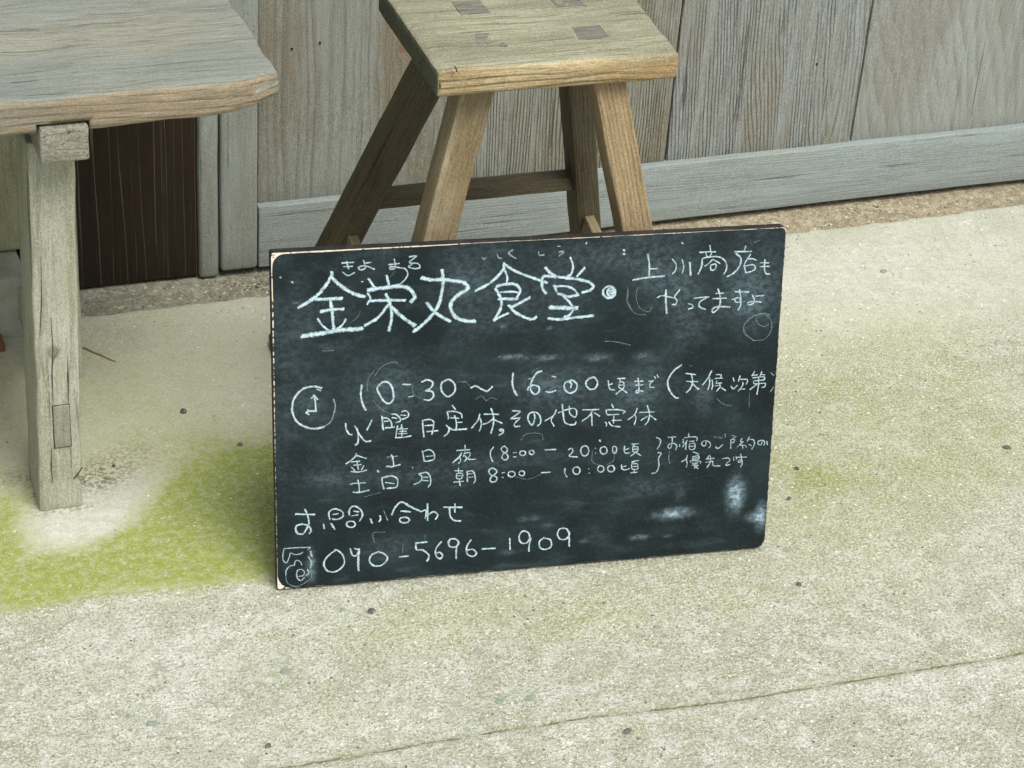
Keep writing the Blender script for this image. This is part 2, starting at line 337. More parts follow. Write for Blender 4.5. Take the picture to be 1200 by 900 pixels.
k.l(k.bump(h, 1.0, .0036), k.b.inputs['Normal'])
me.materials.append(k.m)
tag(link(bpy.data.objects.new('ground', me)), kind='structure')

# ------------------------------------------------------------------ timber materials
G_L, G_M, G_D, G_N = (.245, .26, .225), (.20, .195, .15), (.115, .105, .075), (.045, .038, .026)
W1 = wood('plank_weathered_broad', (.235, .25, .215), (.185, .185, .145), G_D, (.08, .07, .05), cx=-.06, cy=.05, tilt=.05, freq=60, lines=.42, wav=.02, stain=(.16, .115, .06), stain_amt=.55, fibre=0.22, seed=2.1, sharp=.3, bumpd=.0008, knots=((.06, -.722, .008),), checks=.3, kcol=(.20, .055, .02))
W2 = wood('plank_weathered_grooved', G_L, (.19, .18, .13), G_D, G_N, cx=.30, cy=.03, tilt=.02, freq=165, lines=.60, wav=.008, stain=(.15, .12, .07), stain_amt=.35, fibre=0.35, seed=5.2, bumpd=.002)
W3 = wood('plank_weathered_cathedral', (.26, .285, .275), (.225, .235, .205), G_D, G_N, cx=.080, cy=.068, tilt=.085, freq=150, lines=.58, wav=.010, stain=(.20, .17, .11), stain_amt=.40, fibre=0.3, seed=9.4, lean=.07, bumpd=.002, knots=((.085, -.652, .0035),))
W4 = wood('plank_weathered_diagonal', (.285, .305, .285), (.235, .245, .215), (.15, .145, .12), (.13, .12, .09), cx=.16, cy=.05, tilt=.07, freq=40, lines=.45, wav=.022, stain=(.18, .16, .12), stain_amt=.35, fibre=0.25, seed=14.2, lean=.30, sharp=.25, bumpd=.0008, wavs=3)
WR = wood('rail_weathered', (.255, .295, .285), (.23, .26, .245), (.16, .18, .165), (.13, .14, .115), axis='X', cx=.2, cy=.03, tilt=.01, freq=190, lines=.30, wav=.006, fibre=0.22, seed=21.0, bumpd=.0006, stain=(.27, .29, .24), stain_amt=.35)
WS = wood('stile_weathered', (.245, .27, .24), (.21, .225, .19), (.14, .135, .105), (.13, .12, .09), cx=.25, cy=.03, tilt=.01, freq=130, lines=.25, wav=.006, fibre=0.18, seed=24.0, bumpd=.0005, stain=(.16, .14, .10), stain_amt=.35)
WD = wood('board_dark_stained', (.014, .010, .006), (.024, .013, .007), (.008, .006, .004), (.15, .13, .075), cx=-.13, cy=.12, tilt=.01, freq=64, lines=.95, wav=.004, fibre=.4, seed=31.0, sharp=.88, bumpd=.0008, rough=.75, specks=.0)
WG = wood('post_mossy', (.46, .45, .32), (.36, .37, .22), (.24, .25, .13), (.2, .2, .12), cx=.25, cy=.03, tilt=.03, freq=70, lines=.35, wav=.012, stain=(.25, .275, .13), stain_amt=.5, fibre=0.2, seed=36.0)
WB = wood('bench_top_weathered', (.215, .24, .215), (.265, .268, .212), (.12, .12, .095), (.14, .125, .09), axis='X', cx=.35, cy=.02, tilt=.02, freq=120, lines=.35, wav=.012, fibre=0.28, stain=(.17, .19, .17), stain_amt=.6, checks=.35, seed=41.0, bumpd=.0018, alt=((.33, .25, .15), (.225, .18, .11)))
WL = wood('bench_leg_pale', (.40, .41, .32), (.31, .315, .24), (.17, .165, .115), (.13, .12, .075), cx=.02, cy=.05, tilt=.03, freq=75, lines=.32, wav=.010, fibre=0.22, stain=(.26, .27, .16), stain_amt=.35, seed=47.0, knots=((-.006, -.025, .010),), bumpd=.001)
WT = wood('bench_end_grain', (.27, .26, .21), (.22, .21, .165), (.11, .10, .075), (.10, .09, .07), axis='Y', cx=.0, cy=.16, tilt=.0, freq=160, lines=.4, wav=.004, fibre=0.4, seed=52.0, bumpd=.0012)
WK = wood('stool_seat_worn', (.37, .365, .26), (.26, .25, .17), (.12, .12, .08), (.12, .10, .06), axis='X', cx=.22, cy=.02, tilt=.06, freq=105, lines=.45, wav=.018, fibre=0.28, stain=(.20, .195, .13), stain_amt=.6, seed=58.0, bumpd=.0016, alt=((.46, .36, .20), (.31, .19, .07)), rough=.7)
WKD = wood('stool_end_shaded', (.10, .105, .07), (.075, .078, .052), (.035, .035, .024), (.03, .028, .02), axis='X', cx=.22, cy=.05, tilt=.05, freq=150, lines=.4, wav=.01, seed=60.0)
WJ = wood('joint_dark', (.05, .045, .03), (.04, .035, .025), (.02, .02, .015), (.02, .02, .015), axis='X', seed=61.0)  # dark filling of joints and splits
WF = wood('stool_leg_brown', (.235, .185, .105), (.18, .135, .07), (.09, .065, .035), (.09, .06, .03), cx=.12, cy=.03, tilt=.04, freq=150, lines=.35, wav=.008, fibre=0.25, stain=(.27, .245, .155), stain_amt=.6, seed=66.0, bumpd=.001, rough=.75, alt=((.46, .41, .28), (.34, .28, .17)))
WF2 = wood('stool_leg_tan', (.33, .25, .14), (.27, .195, .10), (.13, .095, .05), (.12, .08, .038), cx=.12, cy=.03, tilt=.03, freq=170, lines=.4, wav=.006, fibre=0.28, stain=(.23, .165, .10), stain_amt=.45, seed=69.0, bumpd=.001, rough=.75, alt=((.45, .39, .26), (.34, .26, .15)))
WN = wood('tenon_weathered', (.27, .275, .215), (.23, .23, .175), (.14, .135, .10), (.13, .12, .08), axis='Z', cx=.2, cy=.05, tilt=.0, freq=90, lines=.15, wav=.003, fibre=.25, seed=79.0)
WH = wood('stool_leg_dark_umber', (.105, .085, .052), (.075, .048, .026), (.03, .02, .012), (.03, .02, .012), cx=.10, cy=.03, tilt=.05, freq=140, lines=.4, wav=.009, fibre=.5, stain=(.13, .12, .078), stain_amt=.5, seed=73.0, bumpd=.0008)  # dark brown wood in a wet-looking tone
WM = wood('tenon_end', (.20, .20, .165), (.165, .16, .13), (.09, .085, .065), (.09, .08, .06), axis='X', cx=.1, cy=.05, tilt=.0, freq=260, lines=.4, wav=.003, fibre=.6, seed=77.0)

# ------------------------------------------------------------------ sliding shutter, post, dark board, mossy post and footing
sh = empty('sliding_shutter', (.785, 3.155, .004))
tag(sh, 'weathered grey plank shutter panel with a pale bottom rail behind the stool', 'shutter')
span('stile', (.785, .8505), (3.155, 3.195), (.006, 2.1), WS, sh, r=.007, n=(3, 2, 60), wob=.0008, seed=1)
span('bottom_rail', (.852, 3.16), (3.1565, 3.195), (.006, .1225), WR, sh, r=.003, n=(90, 2, 4), wob=.0009, seed=2)
px = [.853, 1.2385, 1.629, 2.0195, 2.41, 2.80, 3.16]
for i, m in enumerate((W1, W2, W3, W4, W2, W3)):
    span('plank', (px[i]+.0014, px[i+1]-.0014), (3.1735, 3.193), (.118, 2.1), m, sh, r=.0025, n=(8, 1, 50), wob=.0012, wf=5, seed=i+3)
for i_, (ax, az) in enumerate(((.9118, .4029), (.9604, .4095), (1.9194, .2897))):
    bm_ = bmesh.new(); bmesh.ops.create_cone(bm_, cap_ends=True, segments=10, radius1=.0022, radius2=.0018, depth=.004)
    me_ = bpy.data.meshes.new('nail'); bm_.to_mesh(me_); bm_.free(); me_.materials.append(WD)
    o_ = bpy.data.objects.new('nail', me_); link(o_, sh); o_.rotation_euler = (math.pi/2, 0, 0); o_.location = Vector((ax, 3.1735, az))-sh.location
top = span('top_rail', (.852, 3.16), (3.153, 3.197), (2.1, 2.2), WR, sh, r=.003, n=(40, 2, 3), wob=.0008, seed=11)
p = span('door_post', (.7475, .7825), (3.157, 3.22), (-.004, 2.2), WS, None, r=.008, n=(2, 3, 60), wob=.0008, seed=12)
tag(p, 'narrow pale grey upright post between the dark board and the shutter', 'post')
p = span('stained_board', (.464, .7465), (3.166, 3.19), (.0, 2.2), WD, None, r=.002, n=(6, 1, 50), wob=.0012, wf=6, seed=13)
tag(p, 'dark brown stained board with thin pale grain lines beside the bench leg', 'board')
p = span('mossy_post', (.16, .4595), (3.12, 3.22), (.108, 2.2), WG, None, r=.008, n=(6, 3, 40), wob=.002, seed=14)
tag(p, 'wide greenish weathered post standing on a stone footing behind the bench leg', 'post')
k = N('stone_footing'); P = k.n('ShaderNodeTexCoord').outputs['Object']
c = k.mix(k.ss(k.noise(P, 14, 5, .6), .35, .65), (.44, .44, .36), (.33, .335, .27)); c = k.mix(k.math('MULTIPLY', k.ss(k.noise(P, 300, 3), .58, .7), .5), c, (.12, .12, .09))
k.l(c, k.b.inputs['Base Color']); k.b.inputs['Roughness'].default_value = .95; k.l(k.bump(k.noise(P, 260, 4), .8, .002), k.b.inputs['Normal'])
p = span('stone_footing', (.12, .437), (3.03, 3.30), (-.03, .108), k.m, None, r=.012, n=(12, 8, 6), wob=.003, seed=15)
tag(p, 'pale grey stone footing block under the greenish post at the left edge', 'footing')
p = span('wall', (-2.5, 5.0), (3.24, 3.36), (-.02, 2.6), WH, None, r=.004, n=(8, 1, 6), wob=0)
tag(p, kind='structure')

# ------------------------------------------------------------------ bench
be = empty('bench', (.40, 2.75, 0))
tag(be, 'weathered pale wooden bench with a thick grey top, cut off by the left edge', 'bench')
def set_worn(o, f):
    me_ = o.data; a_ = me_.attributes.new('worn', 'FLOAT', 'POINT')
    a_.data.foreach_set('value', [f(v.co, v.normal) for v in me_.vertices])
def bench_top():
    # rounded slab, then its right end and front corner shaped
    x0, x1, y0, y1, z0, z1 = -.65, .699, 2.462, 3.02, .617, .664
    c = Vector(((x0+x1)/2, (y0+y1)/2, (z0+z1)/2))
    def fn(p):
        q = p+c
        # plan corner: ease the front right corner back
        t = max(0.0, (q.x-.585)/(x1-.585)); f = max(0.0, 1-(q.y-y0)/.10)
        q.y += .030*t**2.0*f
        # underside rises towards the right end
        if q.z < c.z: q.z += .013*t**2.0*f
        # front drops a little to the left
        q.z += -.006*max(0.0, (.55-q.x)/.55)*max(0.0, 1-(q.y-y0)/.2)
        q.x += -.006*noise.noise(Vector((q.y*9, 3.3, q.z*20)))
        return q-c
    vs, fs = block_mesh((x1-x0, y1-y0, z1-z0), n=(110, 44, 5), r=.008, wob=.0026, wf=17, seed=4, fn=fn)
    o = mesh_obj('tabletop', vs, fs, WB, be); o.location = c-be.location
    # housing cut for the cross beam
    bm_ = bmesh.new()
    def cutbox(xa, xb, ya, yb, za, zb):
        r_ = bmesh.ops.create_cube(bm_, size=1)
        for v in r_['verts']: v.co = Vector(((xa+xb)/2+v.co.x*(xb-xa), (ya+yb)/2+v.co.y*(yb-ya), (za+zb)/2+v.co.z*(zb-za)))
    cutbox(.376, .4435, 2.40, 3.1, .55, .6295)
    cm = bpy.data.meshes.new('c'); bm_.to_mesh(cm); co_ = bpy.data.objects.new('c', cm); link(co_)
    md = o.modifiers.new('cut', 'BOOLEAN'); md.object = co_; md.operation = 'DIFFERENCE'; md.solver = 'EXACT'
    dg = bpy.context.evaluated_depsgraph_get(); nm = bpy.data.meshes.new_from_object(o.evaluated_get(dg))
    o.modifiers.clear(); o.data = nm; bpy.data.objects.remove(co_)
    set_worn(o, lambda p, n_: max(0, min(1, -n_.y*1.05-.05))*.95 if n_.x < .5 else .45)
    return o
bench_top()
span('cross_beam', (.379, .4405), (2.456, 2.99), (.577, .6245), WT, be, r=.003, n=(3, 16, 3), wob=.0014, wf=30, seed=5)
def legfn(p):
    q = Vector((p.x+.0055*(p.z/.29), p.y, p.z))
    if p.z < -.235: q.x *= .985; q.y += .0012 if p.y < 0 else 0
    if p.x > .02 and p.y < -.03: q.x -= .006*math.exp(-((p.z+.238)/.009)**2)
    return q
L = span('leg', (.366, .4275), (2.52, 2.615), (0, .578), WL, be, r=.005, n=(4, 5, 70), wob=.0018, wf=16, seed=6, fn=legfn)
span('leg', (.432, .492), (2.87, 2.95), (0, .578), WL, be, r=.005, n=(3, 3, 20), wob=.0016, seed=7)
span('leg', (-.47, -.41), (2.52, 2.61), (0, .578), WL, be, r=.005, n=(3, 3, 20), wob=.0016, seed=8)
span('leg', (-.47, -.41), (2.87, 2.95), (0, .578), WL, be, r=.005, n=(3, 3, 20), wob=.0016, seed=9)
span('cross_beam', (-.47, -.41), (2.458, 2.99), (.577, .6160), WT, be, r=.003, n=(3, 16, 3), wob=.0014, wf=30, seed=10)
span('tenon_joint', (.3850, .4100), (2.5192, 2.555), (.1070, .1780), WJ, be, r=.0008, n=(1, 1, 2), wob=.0004, seed=12)
span('tenon', (.3862, .4090), (2.5180, 2.56), (.1085, .1765), WN, be, r=.0012, n=(2, 2, 4), wob=.0006, seed=10)
span('stretcher', (.398, .420), (2.60, 2.89), (.115, .170), WL, be, r=.003, n=(2, 8, 2), wob=.001, seed=11)

# ------------------------------------------------------------------ stool
st = empty('stool', (1.035, 2.47, 0))
tag(st, 'tall worn wooden stool with a thick honey edged seat standing behind the chalkboard', 'stool')
def seat():
    z0, z1 = .6725, .7100; y0, y1 = 2.3365, 2.64; c = Vector((1.033, (y0+y1)/2, (z0+z1)/2))
    def fn(p):
        q = p+c; s = (q.x-.87)/.33; t = (q.y-y0)/(y1-y0)
        q.x += t*(.018+.018*s); q.y += -.010*(s-.5)
        q.z += -.0025*max(0, 1-abs(q.y-y0)/.03)*max(0, noise.noise(Vector((q.x*18, 1, 1))))*2
        return q-c
    vs, fs = block_mesh((.338, y1-y0, z1-z0), n=(44, 36, 4), r=.0075, wob=.0016, wf=22, seed=21, fn=fn)
    o = mesh_obj('seat', vs, fs, WK, st); o.location = c-st.location
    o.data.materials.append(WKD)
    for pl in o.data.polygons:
        if pl.normal.x < -.7: pl.material_index = 1  # left end turned from the light: its shade is put into the colour
    set_worn(o, lambda p, n_: .05+.95*max(0, min(1, -n_.y*1.4)))
seat()
# legs: p1 at the floor, p2 inside the seat
def leg(a, b, zf, mat, seed, wx=.046, wy=.044, inset=None, yaw=-.05):
    a, b = Vector(a), Vector(b); d = (b-a)/(b.z-a.z)       # per unit z, on the centre of the front face
    off = Vector((0, wy/2, 0)); p1 = a+d*(0-a.z)+off; p2 = a+d*(zf-a.z)+off
    o = beam('leg', p1, p2, wx, wy, mat, st, yaw=yaw, r=.0035, n=(3, 3, 30), wob=.0012, wf=14, seed=seed)
    set_worn(o, lambda p, n_: .50*(p.x < -wx/2+.004 and p.y < -wy/2+.004)+.24*(p.x > wx/2-.004 and p.y < -wy/2+.004)); return o
leg((.8842, 2.350, .4624), (.9360, 2.380, .6497), .69, WF, 31)
leg((1.1596, 2.315, .4637), (1.1184, 2.355, .6559), .69, WF2, 32, wx=.044)
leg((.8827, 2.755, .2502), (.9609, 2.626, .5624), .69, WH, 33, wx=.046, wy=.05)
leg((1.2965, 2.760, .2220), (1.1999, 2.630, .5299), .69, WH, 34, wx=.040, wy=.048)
def on_line(a, b, z): a, b = Vector(a), Vector(b); return a+(b-a)*((z-a.z)/(b.z-a.z))
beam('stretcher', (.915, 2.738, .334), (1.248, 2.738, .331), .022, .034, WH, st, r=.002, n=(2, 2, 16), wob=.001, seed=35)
def side_str(a, b, seed):
    a, b = Vector(a), Vector(b); z = (b-a).normalized(); x = Vector((0, 0, 1)).cross(z).normalized(); y = z.cross(x)
    vs, fs = block_mesh((.017, .032, (b-a).length), n=(2, 2, 14), r=.002, wob=.0008, seed=seed)
    o = mesh_obj('stretcher', vs, fs, WF, st)
    o.matrix_local = Matrix.Translation(-st.location) @ Matrix.Translation((a+b)/2) @ Matrix((x, y, z)).transposed().to_4x4()
side_str((.894, 2.775, .255), (.828, 2.31, .245), 36)
side_str((1.290, 2.775, .245), (1.200, 2.29, .24), 37)
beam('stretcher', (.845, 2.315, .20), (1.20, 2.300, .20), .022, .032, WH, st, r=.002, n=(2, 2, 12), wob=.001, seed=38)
for i, q in enumerate([((.9542, 2.4499), (.9857, 2.4467), (.9821, 2.402), (.9423, 2.4041)), ((1.0928, 2.4469), (1.1322, 2.4453), (1.1289, 2.4024), (1.0855, 2.402)),
                       ((.9625, 2.5652), (1.003, 2.563), (1.0019, 2.5199), (.9597, 2.519)), ((1.1006, 2.563), (1.1430, 2.560), (1.1426, 2.5154), (1.1006, 2.5187))]):
    vv = [Vector((a, b, z)) - st.location for z in (.690, .7106+(.0006 if i == 2 else 0)) for a, b in q]
    mesh_obj('tenon', vv, [(0, 1, 2, 3), (7, 6, 5, 4), (0, 4, 5, 1), (1, 5, 6, 2), (2, 6, 7, 3), (3, 7, 4, 0)], WM, st, smooth=False)
    # dark joint round the tenon
    e = 0.0010; cx_ = sum(a for a, b in q)/4; cy_ = sum(b for a, b in q)/4
    qq = [(a+(e if a > cx_ else -e), b+(e if b > cy_ else -e)) for a, b in q]
    vv = [Vector((a, b, z)) - st.location for z in (.695, .7101) for a, b in qq]
    mesh_obj('tenon_joint', vv, [(0, 1, 2, 3), (7, 6, 5, 4), (0, 4, 5, 1), (1, 5, 6, 2), (2, 6, 7, 3), (3, 7, 4, 0)], WJ, st, smooth=False)

def split(parent, pts, w_, up=False):
    # a narrow open crack: a dark wedge lying along a short jagged line
    P_ = [Vector(p) - parent.location for p in pts]; V, F = [], []
    for i, p in enumerate(P_):
        ww = w_*(1-abs(2*i/(len(P_)-1)-1)**2)+.0001
        ex = Vector((0, 0, ww)) if up else Vector((ww, 0, 0)); V += [p-ex, p+ex, p+Vector((0, .004, -.001))]
    for i in range(len(P_)-1):
        a_ = i*3; F += [(a_, a_+1, a_+4, a_+3), (a_+1, a_+2, a_+5, a_+4), (a_+2, a_, a_+3, a_+5)]
    return mesh_obj('split', V, F, WJ, parent, smooth=False)
split(st, [(0.8862, 2.3372, 0.7171), (0.8871, 2.3345, 0.7141), (0.8888, 2.3335, 0.7091)], .0011); split(st, [(0.8679, 2.3375, 0.6952), (0.8664, 2.3345, 0.6919), (0.8672, 2.3345, 0.6872)], .0014)
split(be, [(0.3907, 2.5188, 0.3188), (0.3906, 2.5188, 0.2678), (0.3876, 2.5188, 0.2274), (0.3872, 2.5188, 0.1804)], 0.0007, False)
split(be, [(0.4098, 2.5188, 0.2542), (0.4095, 2.5188, 0.2172), (0.4083, 2.5188, 0.1771)], 0.0006, False)
split(be, [(0.3821, 2.5188, 0.1091), (0.3796, 2.5188, 0.0808), (0.3806, 2.5188, 0.0502)], 0.0006, False)
split(be, [(0.4083, 2.5188, 0.1062), (0.4081, 2.5188, 0.0716)], 0.0005, False)
split(be, [(0.4097, 2.5188, 0.0509), (0.4161, 2.5188, 0.0585), (0.4237, 2.5188, 0.0689)], 0.0016, True)
split(be, [(0.3815, 2.5188, 0.414), (0.3795, 2.5188, 0.3494), (0.3743, 2.5188, 0.2904)], 0.0005, False)
split(be, [(0.4012, 2.5188, 0.269), (0.3924, 2.5188, 0.2567), (0.3896, 2.5188, 0.2462)], 0.0004, False)
# ------------------------------------------------------------------ chalkboard
cb = bpy.data.objects.new('chalkboard', None); link(cb); cb.empty_display_size = .05
BY, BT = -.130218, .189178
bx = Vector((math.cos(BY), math.sin(BY), 0)); n0 = Vector((-math.sin(BY), math.cos(BY), 0)); bz = Vector((0, 0, math.cos(BT)))+n0*math.sin(BT); byv = bz.cross(bx)
cb.matrix_world = Matrix.Translation((.6356, 2.2493, .0037)) @ Matrix((bx, byv, bz)).transposed().to_4x4()
tag(cb, 'black chalkboard covered in handwritten Japanese opening hours leaning against the stool', 'chalkboard')
BW, BH, BTK = .7095, .4825, .018
def outline(x0, x1, z0, z1, radii, jag=0.0, seed=0):
    """closed outline, radii for BL, BR, TR, TL"""
    pts = []
    for (cx, cz, sx, sz, a0, r) in ((x0, z0, 1, 1, 180, radii[0]), (x1, z0, -1, 1, 270, radii[1]), (x1, z1, -1, -1, 0, radii[2]), (x0, z1, 1, -1, 90, radii[3])):
        for i in range(7):
            a = math.radians(a0+i*15); pts.append((cx+sx*r+math.cos(a)*r, cz+sz*r+math.sin(a)*r))
    out = []
    for i, a in enumerate(pts):
        b = pts[(i+1) % len(pts)]; L_ = math.hypot(b[0]-a[0], b[1]-a[1]); m_ = max(1, int(L_/.004))
        for q in range(m_):
            t = q/m_; out.append((a[0]+(b[0]-a[0])*t, a[1]+(b[1]-a[1])*t))
    if jag:
        o2 = []
        for (u, v) in out:
            o2.append((u+jag*noise.noise(Vector((u*60+seed, v*60, 0)))+jag*.5*noise.noise(Vector((u*220+seed, v*220, 3))), v+jag*noise.noise(Vector((u*60, v*60+seed, 5)))+jag*.5*noise.noise(Vector((u*220, v*220+seed, 8)))))
        out = o2
    return out
# core panel: bare wood front margin, black painted edges
k = N('panel_bare_edge'); P = k.n('ShaderNodeTexCoord').outputs['Object']
c = k.mix(k.ss(k.noise(k.vscale(P, (1, 1, 1)), 90, 3), .3, .7), (.78, .68, .52), (.66, .58, .44)); sx_ = k.n('ShaderNodeSeparateXYZ'); k.l(P, sx_.inputs[0])
low = k.math('MULTIPLY', k.ss(sx_.outputs[2], .44, .40), k.ss(sx_.outputs[2], .02, .05))
c = k.mix(k.ss(k.math('ADD', k.noise(P, 170, 4), k.math('MULTIPLY', low, .10)), .56, .62), c, (.04, .04, .035))
k.l(c, k.b.inputs['Base Color']); k.b.inputs['Roughness'].default_value = .8; M_bare = k.m
k = N('panel_black_edge'); P = k.n('ShaderNodeTexCoord').outputs['Object']
c = k.mix(k.ss(k.noise(P, 40, 4), .35, .7), (.018, .018, .018), (.04, .037, .035)); c = k.mix(k.ss(k.noise(P, 240, 3), .69, .74), c, (.3, .25, .17))
k.l(c, k.b.inputs['Base Color']); k.b.inputs['Roughness'].default_value = .7; M_edge = k.m
ol = outline(-.0002, BW, 0, BH, (.003, .013, .005, .003), jag=.0003, seed=2)
# chip out of the right hand edge
ol = [(u-.0035*math.exp(-((v-.405)/.006)**2)*(u > .6)-.0018*math.exp(-((v-.335)/.012)**2)*(u > .6)-.0016*math.exp(-((v-.12)/.01)**2)*(u > .6), v) for u, v in ol]
nO = len(ol); bv_ = []
for y, s in ((0.0, -.0006), (.0007, 0), (BTK-.001, 0), (BTK, -.001)):
    for (u, v) in ol:
        cu, cv = (u-BW/2), (v-BH/2); bv_.append((BW/2+cu*(1+s/.35), y, BH/2+cv*(1+s/.24)))
bf = []
for lv in range(3):
    for i in range(nO):
        j = (i+1) % nO; bf.append((lv*nO+i, lv*nO+j, (lv+1)*nO+j, (lv+1)*nO+i))
bf.append(tuple(range(nO-1, -1, -1))); bf.append(tuple(range(3*nO, 4*nO)))
pan = mesh_obj('panel', bv_, bf, M_edge, cb, smooth=False); pan.data.materials.append(M_bare)
bmn = bmesh.new(); bmn.from_mesh(pan.data); bmesh.ops.recalc_face_normals(bmn, faces=bmn.faces); bmn.to_mesh(pan.data); bmn.free()
for pl in pan.data.polygons:
    if pl.normal.y < -.5 and len(pl.vertices) > 50: pl.material_index = 1
# painted writing surface, with chalk dust as a vertex attribute
DUST = [(659,87,10.5,20.0,0.80),(700,50,7.0,15.0,0.70),(690,49,10.5,6.2,0.40),(568,66,22.2,6.9,0.50),(516,33,11.7,3.1,0.35),(559,31,7.0,1.9,0.30),(576,96,7.0,11.2,0.12),(363,77,7.0,3.8,0.20),(382,63,8.2,3.8,0.20),(346,76,7.0,3.8,0.15),(436,34,7.0,3.1,0.20),(325,27,7.0,2.5,0.25),(312,362,4.7,3.8,0.25),(377,356,3.5,2.5,0.30),(327,318,18.7,3.8,0.35),(372,314,18.7,3.8,0.25),(449,309,16.4,5.0,0.28),(71,348,8.2,5.0,0.12),(512,308,12.9,5.0,0.25),(376,410,70.2,56.2,0.05),(154,284,52.6,43.8,0.08),(519,432,25.7,31.2,0.09),(563,399,29.2,62.5,0.10),(663,387,35.1,43.8,0.13),(374,269,52.6,27.5,0.09),(508,260,35.1,31.2,0.08),(603,244,12.9,20.0,0.16),(48,32,4.7,17.5,0.35),(43,20,8.2,10.0,0.25),(72,158,23.4,8.8,0.12),(316,166,140.4,12.5,0.06),(154,51,35.1,18.8,0.06),(48,273,21.1,22.5,0.07),(252,423,29.2,31.2,0.06),(428,455,46.8,25.0,0.05),(528,110,35.1,11.2,0.08),(166,153,70.2,15.0,0.07)]
STEP = .0022
gx = np.arange(.0019, BW-.0012, STEP); gz = np.arange(.0016, BH-.0022, STEP)
gx = np.append(gx, BW-.0012); gz = np.append(gz, BH-.0022)
UX, UZ = np.meshgrid(gx, gz, indexing='ij')
JX = UX.copy(); JZ = UZ.copy()
# rounded corners and a worn border
def corner(cx, cz, r):
    sx = 1 if cx < .3 else -1; sz = 1 if cz < .2 else -1
    dx = np.maximum(0, r-(JX-cx)*sx); dz = np.maximum(0, r-(JZ-cz)*sz)
    m = (dx > 0) & (dz > 0); mx = np.maximum(dx, dz); d = np.hypot(dx, dz); f = np.where(m & (d > 0), mx/np.maximum(d, 1e-9), 1)
    JX[m] = (cx+sx*(r-dx*f))[m]; JZ[m] = (cz+sz*(r-dz*f))[m]
corner(gx[0], gz[0], .020); corner(gx[-1], gz[0], .013); corner(gx[-1], gz[-1], .006); corner(gx[0], gz[-1], .016)
def dent(n_, s, seed): return (fbm(n_, n_*0, s, seed, 3)-.5)
JX[0, :] += .0012*dent(gz, .02, 71); JZ[:, -1] += .0016*dent(gx, .03, 72) + .0012*sstep(gx, .15, .3)
JZ[:, 0] += .0012*dent(gx, .02, 73)-.0007; JX[0, :] -= .0010*sstep(gz, .30, .2)
JX[-1, :] += -.0035*np.exp(-((gz-.405)/.006)**2) - .0018*np.exp(-((gz-.335)/.012)**2) - .002*np.exp(-((gz-.12)/.01)**2)
dust = np.zeros_like(UX)
U_, V_ = UX*1000, UZ*1000
brk = vnoise(UX, UZ, .006, 81)*.6+vnoise(UX, UZ, .018, 82)*.6
for (u, v, ru, rv, a) in DUST:
    g = np.exp(-(((U_-u)/ru)**2+((V_-v)/rv)**2)); dust += (a*1.25 if a > .3 else a*1.25 if a < .14 and rv > 16 else a*.8)*g*((.35+brk) if a > .2 else 1)
dust += .10*np.clip(fbm(UX, UZ, .11, 84, 5)-.42, 0, 1)*2.2*sstep(UZ, .08, .25)
dust += .05*np.clip(vnoise(UX*.35+UZ*.1, UZ, .012, 86)*.5+fbm(UX, UZ, .09, 88)*.7-.62, 0, 1)*2
wipe = np.exp(-((U_-300)/60)**2-((V_-335)/18)**2)+np.exp(-((U_-470)/60)**2-((V_-330)/14)**2)+np.exp(-((U_-560)/60)**2-((V_-190)/30)**2)*.6
dust *= 1-.8*np.clip(wipe, 0, 1)
NX_, NZ_ = UX.shape; ii = np.arange(NX_*NZ_).reshape(NX_, NZ_)
co = np.stack([JX, np.full_like(JX, -.0005), JZ], -1).reshape(-1, 3)
qf = np.stack([ii[:-1, :-1], ii[1:, :-1], ii[1:, 1:], ii[:-1, 1:]], -1).reshape(-1, 4)
me = bpy.data.meshes.new('writing_surface'); me.vertices.add(len(co)); me.vertices.foreach_set('co', co.ravel())
me.loops.add(qf.size); me.loops.foreach_set('vertex_index', qf.ravel().astype(np.int32))
me.polygons.add(len(qf)); me.polygons.foreach_set('loop_start', (np.arange(len(qf))*4).astype(np.int32)); me.polygons.foreach_set('loop_total', np.full(len(qf), 4, np.int32))
me.update()
a = me.attributes.new('dust', 'FLOAT', 'POINT'); a.data.foreach_set('value', np.clip(dust, 0, 1).ravel().astype(np.float32))
k = N('blackboard_paint'); P = k.n('ShaderNodeTexCoord').outputs['Object']; D = k.attr('dust')
n1_ = k.noise(P, 9, 5, .6); n2_ = k.noise(k.vscale(P, (.25, 1, 1), (0, 0, 0), (0, .15, 0)), 70, 4, .6); n3_ = k.noise(P, 480, 3, .7); n4_ = k.noise(P, 1000, 2, .5)
c = k.mix(k.ss(n1_, .35, .7), (.0042, .0092, .0105), (.0090, .0190, .0210))
n5_ = k.noise(k.vscale(P, (.7, 1, 1), (0, 0, 0), (0, .35, 0)), 150, 6, .72)
dd = k.math('MULTIPLY', D, k.math('ADD', .38, k.math('ADD', k.math('MULTIPLY', k.ss(n5_, .40, .62), .95), k.math('MULTIPLY', k.math('SUBTRACT', n2_, .5), .9))), clamp=True)
c = k.mix(k.math('MULTIPLY', k.ss(n2_, .55, .8), .10), c, (.20, .27, .29))
c = k.mix(k.math('MULTIPLY', k.ss(n3_, .52, .75), .07), c, (.30, .38, .40))
c = k.mix(dd, c, (.30, .43, .49))
c = k.mix(k.math('MULTIPLY', k.ss(n4_, .765, .79), .7), c, (.6, .65, .65))
k.l(c, k.b.inputs['Base Color']); k.l(k.math('ADD', .50, k.math('MULTIPLY', n1_, .2)), k.b.inputs['Roughness']); k.b.inputs['Specular IOR Level'].default_value = .2
k.l(k.bump(n3_, .4, .0004), k.b.inputs['Normal'])
me.materials.append(k.m); link(bpy.data.objects.new('writing_surface', me), cb)

